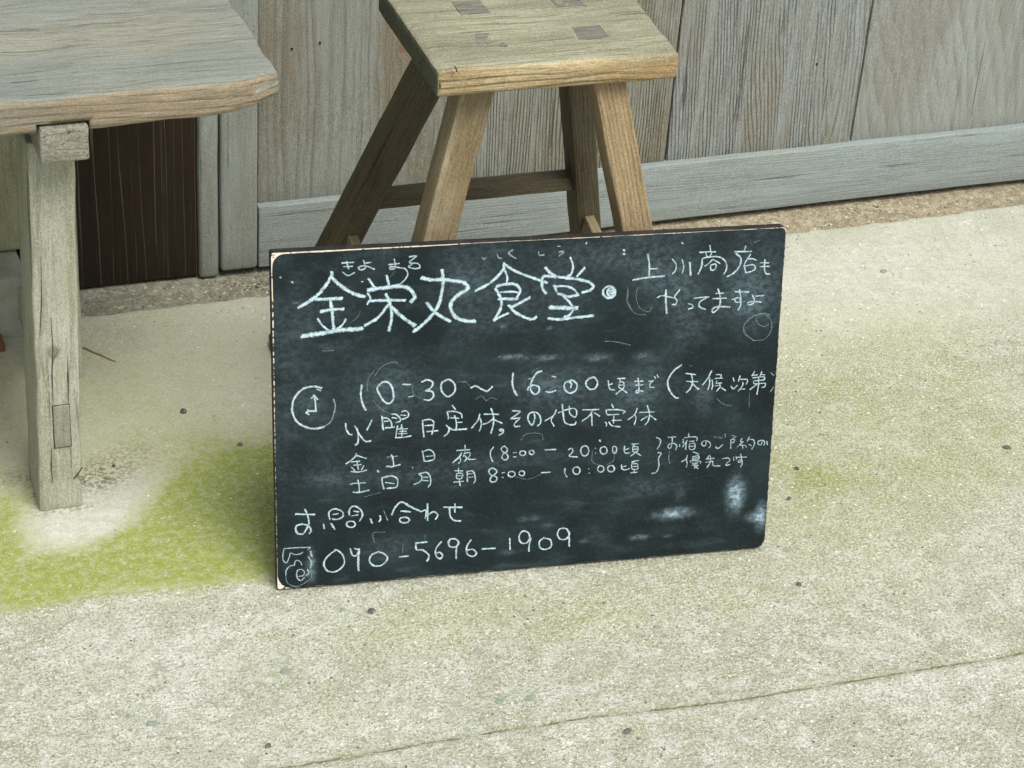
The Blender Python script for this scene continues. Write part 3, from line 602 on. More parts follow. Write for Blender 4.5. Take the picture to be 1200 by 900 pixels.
# chalk writing: strokes in the board's own plane (tenths of a millimetre from its lower left corner; first number is the width)
CHALK = {
'title': '46 794,4522 783,4458 657,4272 511,4151 345,4058|46 783,4458 906,4333 1071,4216 1227,4158|44 557,4160 925,4153|44 770,4147 789,4006 814,3732|42 640,3988 779,4006 945,4007|30 601,3891 652,3807 735,3726|30 975,3860 923,3780 839,3720|60 391,3660 630,3685 922,3715 1194,3715|32 1280,4405 1332,4320 1384,4252|34 1520,4439 1552,4308|54 1269,4248 1468,4269 1720,4277 1846,4215 1899,4114 1847,4052|30 1269,4205 1304,4127 1258,4054|40 1279,4096 1468,4096 1773,4078|42 1514,4180 1562,4047 1590,3871 1552,3665|40 1541,4026 1405,3860 1226,3757|50 1583,4002 1742,3840 1901,3716|52 1993,4381 2099,4347 2291,4336 2438,4313 2556,4284 2616,4226 2602,4172 2485,4113 2401,4020 2392,3911 2457,3807 2586,3744 2726,3725|46 2267,4474 2279,4267 2229,4008 2124,3839 1997,3714 1881,3633|46 2059,4029 2187,3879 2381,3746|40 3109,4522 3090,4419 2932,4263 2720,4155|36 3120,4504 3251,4410 3469,4310 3711,4213|30 3111,4439 3156,4327 3152,4207|40 2998,4172 3043,4092 3084,3980 3069,3870 2981,3725|40 3008,4200 3148,4229 3277,4211 3340,4131 3303,4033|30 3064,4118 3236,4114 3301,4100|40 3044,4026 3304,4007|35 2981,3725 3092,3780 3189,3814|40 3477,4019 3348,3953 3220,3895|40 3186,3925 3275,3825 3418,3739 3517,3706 3575,3740|40 3678,4430 3750,4350 3828,4301|30 4022,4555 4063,4432 4045,4323 3991,4292|36 4228,4396 4123,4279|44 3693,4066 3647,4146 3640,4257 3665,4306 3839,4290 4124,4241 4279,4199 4358,4128 4316,4075 4207,4048|40 3810,4170 3845,4080|30 3821,4154 3974,4150 4085,4099 4154,4007|40 3868,4056 4000,4004 4132,4008|36 3946,4007 4025,3925 4083,3821 4031,3735 3966,3717|56 3753,3863 4138,3829|40 3742,3708 3901,3683 4142,3699 4374,3708|32 4553,4111 4605,4109 4649,4081 4672,4036 4666,3989 4631,3956 4581,3949 4533,3969 4501,4010 4499,4058 4525,4097 4572,4113|30 4590,4087 4616,4087 4639,4067 4651,4035 4648,4000 4631,3976 4606,3970 4581,3984 4565,4013 4564,4048 4576,4077 4600,4090|30 4606,4055 4614,4055 4621,4046 4624,4032 4624,4017 4619,4006 4611,4003 4604,4009 4599,4022 4598,4037 4602,4050 4609,4056',
'title_reading': '23 929,4639 1084,4639|23 949,4588 1069,4586|23 991,4657 1015,4553|20 938,4514 1010,4463 1093,4501|25 1214,4660 1239,4558 1177,4533 1146,4567 1239,4584 1360,4528|22 1239,4622 1312,4627|23 1551,4584 1687,4592|24 1624,4653 1635,4541 1583,4518 1556,4541 1614,4553 1677,4538 1771,4512 1803,4435 1751,4351 1667,4291|23 1823,4677 1917,4681 1823,4599 1939,4578 1967,4523 1897,4509 1813,4542 1865,4571|20* 2808,4618 2836,4589 2862,4609|20* 3010,4651 3033,4600 3076,4589|25* 3223,4699 3171,4654 3274,4572|22* 3579,4654 3592,4606 3656,4607|18* 3837,4717 3880,4715|22* 3861,4639 3926,4636 3863,4578',
'neighbour_notice': '28 5111,4536 5140,4390 5144,4226|23 5148,4331 5257,4329|30 4918,4187 5126,4209 5363,4218|20 5461,4454 5520,4379 5515,4288 5472,4241|20 5604,4438 5632,4336 5614,4246|32 5715,4395 5739,4206|20 5992,4621 6006,4535|25 5850,4530 6077,4526|20 5934,4515 5959,4465|22 6026,4516 5993,4450|28 5893,4432 5889,4331 5843,4220|26 5901,4440 5992,4457 6140,4446 6228,4377 6252,4284 6220,4200|24 6041,4415 5988,4363 5935,4325|22 6054,4414 6155,4354|23 6017,4339 6091,4348 6086,4275 6025,4269 6017,4339|22 6511,4582 6488,4510|26 6354,4511 6600,4502|28 6378,4485 6448,4411 6436,4302 6358,4205 6265,4159|22 6587,4463 6533,4379 6504,4307|20 6542,4392 6606,4399 6683,4371|25 6504,4307 6535,4205|25 6520,4297 6631,4310 6671,4262 6627,4218 6526,4201|25 6804,4374 6802,4264 6826,4179 6884,4158|20 6738,4332 6863,4325|20 6736,4277 6876,4275|22 5272,3911 5340,3937 5451,3912 5507,3894|24 5593,4009 5525,3911 5561,3854 5540,3800 5494,3803|32 5395,4020 5399,3863 5421,3677|22 5730,3798 5781,3782 5792,3739 5734,3724|23 5803,3873 5914,3880 6016,3879|24 5989,3870 5890,3816 5894,3742 5979,3704|28 6145,3990 6183,3873 6182,3744 6130,3672 6085,3653 6082,3703 6164,3730 6332,3716|20 6115,3924 6230,3926|23 6079,3852 6278,3849|24 6394,3935 6600,3920|23 6457,3960 6486,3800 6422,3782 6400,3833 6465,3839 6490,3744 6452,3663|20 6354,3826 6400,3827|24 6650,3874 6682,3807 6676,3752 6612,3733 6591,3766 6675,3774 6789,3760|22 6698,3853 6820,3855',
'clock_mark': '34 643,2915 538,2945 391,2917 275,2792 245,2627 301,2466 426,2371 552,2339 669,2356|26* 799,2744 826,2652 808,2553|16* 808,2553 765,2432 669,2356|30 541,2824 557,2716 559,2586|25 505,2776 541,2824|25 541,2824 589,2754|30 559,2593 482,2599 433,2580|25 461,2622 429,2580|25 429,2580 470,2548|20 580,2904 632,2878',
'opening_hours': '32 1185,2918 1170,2785 1195,2648 1237,2555|32 1408,2880 1468,2943 1553,2926 1606,2822 1613,2697 1564,2633 1489,2661 1425,2767 1393,2859 1425,2913|25 1741,2891 1852,2883|25 1821,2705 1885,2712|30 2002,2907 2077,2935 2153,2885 2121,2808 2057,2779 2143,2762 2165,2692 2112,2639 2036,2652|30 2293,2887 2368,2920 2451,2853 2457,2740 2371,2671 2295,2728 2266,2821 2282,2887|30 2686,2780 2751,2799 2829,2748 2906,2713 2981,2771|32 3268,2951 3260,2820 3283,2705 3331,2622|30 3669,2952 3592,2923 3529,2802 3521,2688 3578,2620 3633,2646 3637,2715 3575,2753 3498,2736 3477,2691|20* 3484,2851 3528,2859|25 3815,2869 3870,2852|25 3732,2651 3799,2635 3876,2657|30 4040,2767 4106,2790 4175,2723 4155,2633 4078,2604 4010,2654 3996,2736 4039,2778 4096,2740 4087,2683|32 4362,2802 4417,2810 4469,2737 4445,2659 4379,2636 4321,2679 4303,2749 4350,2803|22 4621,2748 4646,2631 4719,2605|20 4634,2684 4684,2702|20 4753,2770 4866,2767|20 4795,2751 4779,2643 4841,2618 4848,2701 4786,2726|16 4788,2674 4839,2670|22 4841,2618 4742,2545|22 4831,2608 4895,2551|22 5051,2754 5072,2601 5061,2535 5029,2552 5049,2578 5132,2555|19 5002,2711 5125,2707|19 5014,2652 5124,2651|19 5204,2698 5280,2703|19 5270,2697 5230,2664 5233,2611 5285,2604|17 5287,2765 5306,2728|17 5323,2790 5346,2747|30 5676,2909 5571,2836 5504,2737 5487,2642 5529,2521 5606,2434 5651,2416|20 5741,2780 5888,2751|19 5757,2661 5930,2644|24 5830,2752 5850,2647 5819,2545 5768,2493|24 5836,2641 5906,2562 5948,2529|24 6120,2791 6074,2691 5999,2592|20 6096,2689 6101,2600 6081,2512|20 6135,2657 6147,2575 6136,2509|19 6189,2731 6263,2723 6258,2678|18 6177,2676 6288,2673|18 6209,2637 6196,2608|18 6196,2601 6284,2602|17 6184,2565 6272,2566|20 6248,2597 6258,2545 6211,2481|20 6258,2545 6348,2479|20 6445,2666 6463,2612|22 6421,2541 6453,2501 6488,2521 6516,2549|20 6547,2688 6527,2608|19 6555,2636 6651,2629 6661,2591 6641,2556|20 6595,2589 6591,2537 6532,2459|20 6564,2486 6631,2486|20 6762,2741 6722,2677|17 6744,2683 6803,2686|20 6867,2726 6842,2661|17 6854,2690 6914,2678|20 6739,2646 6902,2650 6912,2612|18 6764,2599 6912,2604|19 6757,2597 6767,2554 6923,2551 6919,2499 6882,2494|22 6827,2655 6829,2520 6815,2394|22 6805,2544 6706,2472|18* 6994,2710 7052,2662|18* 7064,2496 7014,2417',
'closing_days': '27 963,2384 968,2310 1003,2233 1049,2215|27 1318,2408 1288,2336 1251,2270|29 1090,2338 1125,2261 1134,2174 1124,2088 1091,2063|29 1136,2236 1183,2158 1235,2104 1305,2105|28 1458,2453 1463,2360 1475,2254|25 1469,2427 1534,2416 1586,2351 1592,2288|20 1487,2377 1545,2378|25 1504,2280 1628,2283|24 1592,2474 1651,2464 1704,2410 1710,2366 1651,2348|20 1592,2425 1662,2407|24 1733,2501 1779,2510 1821,2470 1809,2415 1733,2389|20 1709,2453 1786,2441|23 1674,2295 1657,2221 1651,2128|20 1727,2315 1722,2266|18 1680,2251 1810,2247|18 1698,2214 1795,2213|18 1681,2182 1804,2179|24 1640,2129 1745,2127 1857,2138|20 1739,2277 1728,2135|26 2016,2350 2022,2231 2035,2112|23 2021,2350 2110,2359 2169,2320 2164,2221 2147,2134|21 2046,2273 2164,2271|22 2076,2184 2230,2185|23 2428,2543 2470,2476|22 2353,2453 2377,2372 2370,2348|24 2361,2452 2452,2451 2551,2407 2562,2350|20 2407,2362 2521,2345|23 2460,2389 2484,2292 2488,2196|20 2484,2289 2568,2283|25 2345,2258 2386,2204 2364,2133 2319,2101|28 2379,2220 2455,2182 2630,2182|25 2810,2388 2789,2302 2699,2188|23 2819,2331 2836,2234 2811,2137|23 2871,2383 3078,2364|27 2969,2456 3005,2334 3001,2206 2973,2095|22 2995,2302 2927,2251 2854,2233|24 3011,2293 3127,2229|24 3090,2135 3114,2114 3137,2131 3121,2149 3095,2135|25 3144,2139 3145,2091 3087,2055|22 3269,2403 3377,2390|24 3385,2378 3294,2313 3249,2287 3341,2285 3380,2290|25 3372,2275 3304,2207 3313,2167 3383,2165|26 3579,2348 3589,2259 3553,2168 3496,2250 3502,2330 3563,2360 3633,2336 3674,2253 3668,2181 3630,2151|20 3892,2370 3854,2288 3734,2217|19 3854,2288 3825,2217 3868,2129|26 3975,2443 3996,2278 4019,2182 4092,2134 4167,2139 4179,2170|22 3924,2325 4034,2359 4146,2372 4188,2317 4170,2244 4129,2258|22 4077,2409 4087,2303 4129,2258|23 4269,2343 4504,2330|22 4412,2322 4364,2241 4268,2178|23 4400,2280 4414,2099|22 4440,2288 4518,2229|20 4686,2401 4709,2342|20 4607,2318 4620,2254|22 4617,2317 4772,2310 4886,2277 4857,2247|19 4631,2242 4795,2237|19 4724,2221 4724,2108|19 4696,2153 4830,2149|20 4604,2138 4625,2109 4617,2074|22 4655,2135 4699,2078 4824,2048|21 5060,2307 5023,2214 4933,2146|20 5034,2213 5047,2148 5026,2065|21 5094,2245 5312,2235|23 5204,2339 5241,2209 5225,2103 5186,2053|20 5211,2179 5120,2122|22 5241,2198 5339,2116',
'evening_hours': '23 1106,1940 1094,1897 1029,1839 965,1798|22 1106,1908 1170,1885 1240,1854|20 1035,1820 1152,1823|19 1070,1767 1175,1771|20 1114,1826 1132,1700|18 1035,1745 1087,1684|19 1205,1750 1175,1690|23 1029,1680 1134,1664 1246,1681|25 1393,1666 1410,1640|20* 1528,1850 1675,1857|25 1587,1883 1611,1812 1619,1724|24 1522,1719 1593,1707 1711,1729|20 1877,1672 1887,1664|24 2019,1904 2042,1752|23 2030,1898 2117,1915 2183,1845 2173,1765 2053,1747|19 2064,1820 2173,1823|20 2610,1946 2615,1873|22 2497,1874 2680,1873|23 2566,1836 2536,1782 2442,1697|20 2536,1782 2552,1724 2525,1681|18 2612,1849 2590,1778|20 2612,1825 2681,1828 2674,1771 2606,1704|22 2605,1793 2667,1732 2767,1724|23 3011,1883 2973,1821 2975,1740 3011,1669|23 3204,1852 3165,1884 3127,1858 3135,1817 3206,1762 3222,1712 3184,1678 3137,1711 3152,1767 3205,1803 3209,1851|18 3291,1777 3340,1779|18 3295,1715 3336,1715|23 3416,1796 3441,1795 3462,1782 3472,1762 3469,1742 3452,1728 3428,1726 3405,1735 3391,1753 3390,1774 3403,1791 3425,1797|23 3546,1794 3566,1793 3583,1782 3592,1764 3589,1746 3576,1733 3556,1730 3538,1738 3526,1755 3525,1774 3535,1789 3554,1795|24 3750,1785 3905,1781|23 4084,1763 4134,1780 4146,1726 4101,1665 4221,1645|23 4299,1802 4333,1801 4362,1775 4378,1733 4374,1689 4352,1658 4319,1651 4287,1670 4267,1708 4264,1753 4281,1789 4312,1805|20 4470,1757 4478,1752|20 4475,1686 4483,1678|23 4577,1767 4606,1766 4631,1746 4644,1716 4641,1684 4622,1662 4594,1657 4566,1671 4549,1699 4547,1732 4562,1758 4588,1769|22 4742,1763 4761,1762 4777,1745 4785,1715 4783,1685 4772,1663 4754,1657 4737,1670 4726,1697 4724,1728 4733,1754 4749,1765|20 4898,1754 4897,1678 4923,1644 4985,1650|18 4911,1699 4962,1716|19 5001,1778 5105,1774|19 5043,1764 5019,1733 5031,1657 5089,1664 5090,1728 5034,1732|17 5029,1694 5087,1694|19 5069,1648 4998,1595|20 5069,1644 5144,1590',
'morning_hours': '20 1016,1489 1075,1501 1227,1497|23 1128,1549 1142,1447 1144,1365|24 1056,1372 1144,1361 1280,1385|24 1457,1554 1463,1471 1487,1381|24 1463,1553 1593,1568 1670,1518 1671,1429 1641,1393 1528,1390|20 1505,1480 1629,1451|22 1967,1573 2011,1523 1990,1455 1902,1415|23 1978,1572 2087,1579 2132,1490 2132,1408 2100,1359|18 2033,1514 2099,1509|18 2022,1468 2099,1457|19 2470,1577 2585,1563|18 2523,1610 2527,1540|20 2501,1534 2578,1528 2571,1455 2502,1461 2501,1534|17 2509,1497 2571,1492|20 2461,1407 2602,1408|21 2537,1450 2549,1347|22 2647,1555 2652,1399|23 2650,1551 2724,1552 2752,1497 2764,1415 2742,1368|18 2663,1513 2724,1513|18 2671,1463 2733,1463|25 3063,1537 3001,1572 2952,1530 2987,1470 3065,1431 3059,1374 3005,1362 2973,1398 3003,1453 3057,1489 3067,1529|18 3142,1490 3181,1491|18 3143,1425 3162,1415|23 3262,1500 3291,1498 3316,1484 3328,1461 3324,1438 3305,1422 3276,1419 3249,1430 3232,1451 3231,1475 3246,1494 3273,1501|23 3412,1495 3435,1493 3455,1481 3466,1461 3462,1440 3446,1426 3423,1424 3401,1433 3387,1451 3386,1472 3399,1489 3420,1496|23 3704,1447 3833,1445|22 4045,1484 4043,1413 4076,1352|23 4193,1492 4223,1491 4249,1472 4262,1441 4258,1409 4238,1387 4209,1382 4181,1396 4163,1425 4161,1457 4176,1483 4203,1494|20 4384,1452 4392,1447|20 4396,1386 4405,1381|23 4548,1482 4574,1481 4598,1464 4609,1438 4606,1411 4588,1392 4563,1388 4538,1400 4521,1424 4520,1452 4533,1474 4557,1483|23 4696,1476 4725,1475 4750,1458 4763,1430 4760,1402 4740,1383 4712,1378 4685,1391 4667,1416 4665,1445 4680,1468 4706,1478|19 4868,1476 4870,1418 4923,1392 4985,1408|17 4874,1439 4931,1449|19 5012,1508 5116,1521|19 5054,1515 5014,1475 5027,1398 5101,1393 5097,1469 5030,1474|17 5032,1435 5099,1434|19 5009,1341 5103,1343|18 5063,1396 5051,1342',
'guest_notice': '21 5362,1847 5420,1810 5415,1735 5381,1673|22 5394,1618 5443,1597 5408,1531 5415,1400 5377,1316 5314,1306|19 5534,1837 5651,1836|20 5592,1840 5597,1749 5571,1668 5538,1693 5554,1730 5619,1740 5665,1699 5654,1636|20 5709,1718 5710,1683|19 5833,1875 5840,1821|19 5759,1790 5759,1737|19 5770,1812 5873,1819 5962,1805 5957,1752|20 5816,1770 5755,1677|20 5803,1741 5801,1631|18 5847,1753 5923,1752|19 5852,1715 5930,1716 5930,1633 5860,1635 5852,1715|17 5863,1676 5925,1676|20 6099,1726 6095,1673 6058,1669 6034,1708 6069,1744 6144,1723 6169,1668 6142,1629|16* 6214,1793 6251,1783|17* 6274,1781 6327,1766|24 6245,1639 6284,1613 6348,1662|17 6375,1826 6381,1780|17* 6473,1804 6542,1768 6483,1758|18 6463,1729 6522,1732 6503,1680 6464,1698|18 6470,1728 6475,1598|18 6641,1738 6614,1694 6659,1683 6602,1642 6685,1628|18 6652,1638 6655,1585|18 6574,1614 6588,1628|18 6701,1619 6710,1596|19 6744,1753 6719,1686|20 6732,1716 6808,1702 6827,1632 6794,1563|18 6744,1639 6783,1613|20 6938,1662 6933,1617 6887,1628 6877,1667 6929,1686 6983,1659 6971,1606|17 7012,1672 7024,1610|20 5836,1542 5816,1490 5752,1449|20 5816,1490 5835,1412 5823,1364|20 5914,1589 6003,1544|18 5904,1513 5992,1522 6002,1475 5921,1466 5911,1513|16 5920,1489 5986,1495|18 5886,1436 5885,1457 6034,1435 6028,1405|17 5909,1414 5998,1415|18 5976,1409 5911,1383|18 5933,1382 6000,1376 5943,1335|17 5941,1373 6003,1323|18 6163,1516 6129,1465|19 6114,1459 6233,1465|19 6178,1507 6184,1415|18 6109,1413 6220,1420|20 6184,1415 6137,1327|21 6213,1421 6232,1350 6329,1342|19 6360,1447 6442,1453 6474,1415 6432,1380 6419,1343 6478,1349|16 6523,1465 6534,1410|16 6561,1470 6571,1423|20 6577,1453 6719,1446|20 6630,1502 6648,1394 6604,1374 6602,1405 6655,1401 6659,1339 6639,1299|15* 5566,1631 5556,1526 5576,1433',
'contact_line': '28 264,1115 531,1085|28 397,1174 434,1066 444,949 367,815 281,835 272,929 347,957 443,925 475,852 452,808|26 647,931 658,864|28 751,933 802,842|26 734,993 724,1099 800,1146 908,1095 907,1013 820,986 767,1002|20 778,1064 853,1072|28 1004,1040 1005,1110 1059,1164 1145,1121 1188,1024 1145,934|20 1063,1093 1134,1071|20 1037,1021 1123,1030|26 1006,944 1041,942 1071,925 1085,898 1079,872 1055,854 1020,851 988,864 967,888 967,916 986,937 1019,945|28 1297,956 1318,891|28 1427,992 1438,944 1416,899|16* 1482,1057 1536,912|32 1591,989 1645,1102 1733,1170 1864,1083 2001,1006|26 1722,1037 1854,1014|28 1748,938 1789,936 1823,920 1840,896 1834,872 1806,856 1766,854 1727,867 1704,889 1703,914 1725,932 1763,939|28 2095,1111 2096,863|24 2001,1001 2073,1019 2063,890|26 2074,924 2173,986 2239,934 2207,870|28 2327,1044 2581,1018|24 2481,1078 2482,948|30 2404,1026 2417,895 2473,830 2562,811',
'telephone_mark': '18 103,610 88,542 86,446 129,399 169,470 190,538 243,512 312,513 356,534|19 103,615 245,613 391,605 460,599 430,570|26 464,545 482,463|22 433,462 472,378 461,293|18 241,346 246,394 271,423 320,398 344,342|20 241,351 172,341 127,281 121,212|14* 116,196 139,97 207,42 285,29 364,65|23 284,277 268,203 296,125 336,116 375,150|18 289,277 338,278 376,236 356,184 302,179|22 395,181 435,209 416,276|16* 474,205 469,141 374,64',
'telephone_number': '27 823,529 733,472 669,403 648,319 692,228 780,198 870,233 930,314 916,423 862,503 803,536|25 1016,532 1041,435 1096,419 1140,509|25 1075,527 1140,498|38 1138,517 1124,357 1128,189|28 1402,450 1490,406 1534,331 1457,242 1347,241 1281,318 1314,410 1413,449|26 1699,344 1831,344|28 1930,533 2091,535|30 1937,532 1942,436 2030,416 2115,337 2109,266 2087,244|26 2295,524 2219,423 2220,315 2276,262 2315,307 2275,358 2226,351|27 2398,479 2419,548 2497,541 2543,478 2488,423 2410,442 2391,515|27 2543,490 2510,397 2508,241|26 2717,510 2656,408 2668,298 2747,255 2796,299 2746,363 2667,358|26 2880,358 3067,351|25 3272,484 3283,307|27 3567,458 3542,544 3462,580 3407,508 3432,410 3512,390 3567,458|27 3578,457 3558,350 3554,261|27 3772,447 3864,407 3878,309 3799,268 3719,299 3705,397 3771,452|27 4135,492 4087,564 3996,564 3964,483 4012,406 4104,410 4142,491|28 4135,516 4142,285',
'erased_traces': '22* 6924,3567 6807,3592 6650,3537 6560,3428 6584,3312 6718,3200|16* 6718,3200 6879,3213 6963,3334 6953,3473 6853,3594|16* 6719,3533 6771,3438 6866,3398 6922,3429|13* 4992,4086 4971,3953 5028,3782 5154,3718 5207,3783|12* 4849,4072 4846,3871 4964,3707 5122,3675|25 7220,4526 7225,4521|20 5587,4681 5606,4662|17* 6625,4628 6713,4659|36 4768,4619 4769,4605|46 4768,4564 4773,4555|22 4242,4755 4232,4730|18* 4554,3327 4711,3310 4915,3252|18* 3060,3197 3086,3204|14* 4859,4033 4854,3899 4915,3761|18* 284,4122 336,4132|12* 648,3436 815,3436|12* 1572,4415 1635,4498|11* 1048,3816 1143,3897 1164,3972|20 1186,4372 1207,4366|20 264,4423 284,4405|22 116,4491 126,4482|14* 1361,3040 1446,3157 1595,3220 1680,3197|12* 1255,2824 1276,3001 1362,3129|12* 1874,2870 1896,2734 2025,2657|12* 1339,2683 1467,2539 1682,2432|13* 3340,1415 3521,1365 3699,1421|12* 4434,1717 4440,1551 4556,1494|12* 4753,1692 4747,1550 4647,1487|13* 2479,2874 2609,2865 2687,2769|13* 2744,2606 2830,2645 2897,2572|13* 2897,2572 2962,2613 3050,2584|13* 3395,1960 3482,2046 3682,2031 3718,1936|13* 3526,2939 3612,3001|24 4530,1874 4543,1849|13* 6225,2368 6318,2287 6438,2248|12* 6701,2424 6711,2198|22* 5808,2889 5819,2879|14* 1348,597 1337,740 1501,737|12* 1754,537 1743,395|12* 2064,652 2065,556|12* 1219,1289 1436,1340',
}

def chalk_mat(name, strength, col):
    k = N(name); P = k.n('ShaderNodeTexCoord').outputs['Object']; E = k.attr('edge'); S = k.attr('load')
    g = k.noise(P, 520, 3, .75); g2 = k.noise(P, 170, 3, .65)
    body = k.ss(k.math('ADD', E, k.math('MULTIPLY', k.math('SUBTRACT', g, .5), 2.4)), 1.05, .35)
    al = k.math('MULTIPLY', body, k.math('MULTIPLY', S, k.math('ADD', .30, k.math('MULTIPLY', g2, 1.15))), clamp=True)
    al = k.math('MULTIPLY', al, strength)
    k.v(col, k.b.inputs['Base Color']); k.b.inputs['Roughness'].default_value = .95; k.l(al, k.b.inputs['Alpha'])
    return k.m
M_chalk = chalk_mat('chalk_white', 1.0, (.47, .62, .67)); M_trace = chalk_mat('chalk_trace', 1.0, (.50, .60, .62))
def catmull(pts, step=.0012):
    if len(pts) == 2:
        a, b = pts; L_ = (b-a).length; n_ = max(2, int(L_/step)); return [a+(b-a)*(i/n_) for i in range(n_+1)]
    P_ = [pts[0]*2-pts[1]]+pts+[pts[-1]*2-pts[-2]]; out = []
    for i in range(1, len(P_)-2):
        p0, p1, p2, p3 = P_[i-1:i+3]; n_ = max(2, int((p2-p1).length/step))
        for j in range(n_):
            t = j/n_; out.append(.5*((2*p1)+(p2-p0)*t+(2*p0-5*p1+4*p2-p3)*t*t+(3*p1-p0-3*p2+p3)*t*t*t))
    out.append(P_[-2]); return out
rr_ = random.Random(3)
for key, data in CHALK.items():
    strokes = []
    for s in data.split('|'):
        tk = s.split(); faint = tk[0].endswith('*')
        pts = [Vector((int(q.split(',')[0])*1e-4, int(q.split(',')[1])*1e-4)) for q in tk[1:]]
        load = .45 if faint else 1.0
        if key == 'erased_traces' and faint: load = .24
        if key == 'title_reading' and faint: load = .62
        strokes.append((int(tk[0].strip('*'))*1e-4*.5*(1.22 if key == 'title' else 1.06), load, catmull(pts)))
    # pressing is lighter in the small lines
    pl_ = {'title': 1.0, 'guest_notice': .70, 'title_reading': .8, 'neighbour_notice': .88, 'evening_hours': .82, 'morning_hours': .82, 'telephone_mark': .7}.get(key, .92)
    strokes = [(a_, b_*pl_, c_) for a_, b_, c_ in strokes]
    # strokes that touch or nearly touch make one character
    par = list(range(len(strokes)))
    def find(a_):
        while par[a_] != a_: a_ = par[a_]
        return a_
    gap = {'title': .0045, 'erased_traces': .002}.get(key, .0034)
    arr = [np.array([(p_.x, p_.y) for p_ in s[2]]) for s in strokes]
    for i in range(len(arr)):
        for j in range(i):
            if np.min(np.hypot(arr[i][:, None, 0]-arr[j][None, :, 0], arr[i][:, None, 1]-arr[j][None, :, 1])) < gap: par[find(i)] = find(j)
    groups = {}
    for i in range(len(strokes)): groups.setdefault(find(i), []).append(i)
    for ids in groups.values():
        V, F, EA, LA = [], [], [], []
        for si in ids:
            hw, load, ln = strokes[si]; y = -.0008-.00002*(si % 20); ph = rr_.random()*50
            ext = [ln[0]-(ln[1]-ln[0]).normalized()*hw*.6]+ln+[ln[-1]+(ln[-1]-ln[-2]).normalized()*hw*.6]
            base = len(V)
            for i, p_ in enumerate(ext):
                a_ = ext[max(0, i-1)]; b_ = ext[min(len(ext)-1, i+1)]; t_ = (b_-a_)
                t_ = t_.normalized() if t_.length > 0 else Vector((1, 0)); nn = Vector((-t_.y, t_.x))
                ww = hw*(1+.26*noise.noise(Vector((i*.12+ph, 0, 0)))); end = 1.0 if i in (0, len(ext)-1) else 0.0
                ld = load*(1+.6*noise.noise(Vector((i*.16+ph, 9, 0))))
                for f_ in (-1, 0, 1):
                    q = p_+nn*ww*f_; V.append((q.x, y, q.y)); EA.append(max(abs(f_), end)); LA.append(ld)
            for i in range(len(ext)-1):
                a0 = base+i*3; F += [(a0, a0+3, a0+4, a0+1), (a0+1, a0+4, a0+5, a0+2)]
        tr = key == 'erased_traces'
        o = mesh_obj('chalk_trace' if tr else 'chalk_character', V, F, M_trace if tr else M_chalk, cb, smooth=False)
        a = o.data.attributes.new('edge', 'FLOAT', 'POINT'); a.data.foreach_set('value', np.array(EA, np.float32))
        a = o.data.attributes.new('load', 'FLOAT', 'POINT'); a.data.foreach_set('value', np.array(LA, np.float32))

# ------------------------------------------------------------------ small things on the ground
k = N('pebble_stone'); P = k.n('ShaderNodeTexCoord').outputs['Object']; oi = k.n('ShaderNodeObjectInfo').outputs['Random']
c = k.mix(oi, (.05, .055, .045), (.10, .12, .10)); c = k.mix(k.ss(k.noise(P, 400, 4), .45, .65), c, (.22, .24, .19))
k.l(c, k.b.inputs['Base Color']); k.b.inputs['Roughness'].default_value = .85; M_peb = k.m
k = N('inset_stone_green'); P = k.n('ShaderNodeTexCoord').outputs['Object']
k.l(k.mix(k.noise(P, 300, 4), (.14, .20, .16), (.33, .37, .29)), k.b.inputs['Base Color']); k.b.inputs['Roughness'].default_value = .9; M_inset = k.m
def pebble(x, y, rx, ry, rz_, seed, label, name='pebble'):
    bm_ = bmesh.new(); bmesh.ops.create_icosphere(bm_, subdivisions=3, radius=1)
    for v in bm_.verts:
        d = 1+.35*noise.noise(v.co*1.3+Vector((seed*3.1, 0, 0)))+.12*noise.noise(v.co*3.5+Vector((seed, 2, 0)))
        v.co = Vector((v.co.x*rx*d, v.co.y*ry*d, (v.co.z*d+.55)*rz_))
    me_ = bpy.data.meshes.new(name); bm_.to_mesh(me_); bm_.free(); me_.materials.append(M_inset if ('flat' in label or 'green' in label or 'flush' in label) and 'dark flat pebble' not in label else M_peb)
    me_.polygons.foreach_set('use_smooth', [False]*len(me_.polygons))
    o = bpy.data.objects.new(name, me_); o.location = (x, y, 0.0); o.rotation_euler = (0, 0, seed*1.3); link(o)
    return tag(o, label, 'pebble', 'pebbles scattered on the concrete')
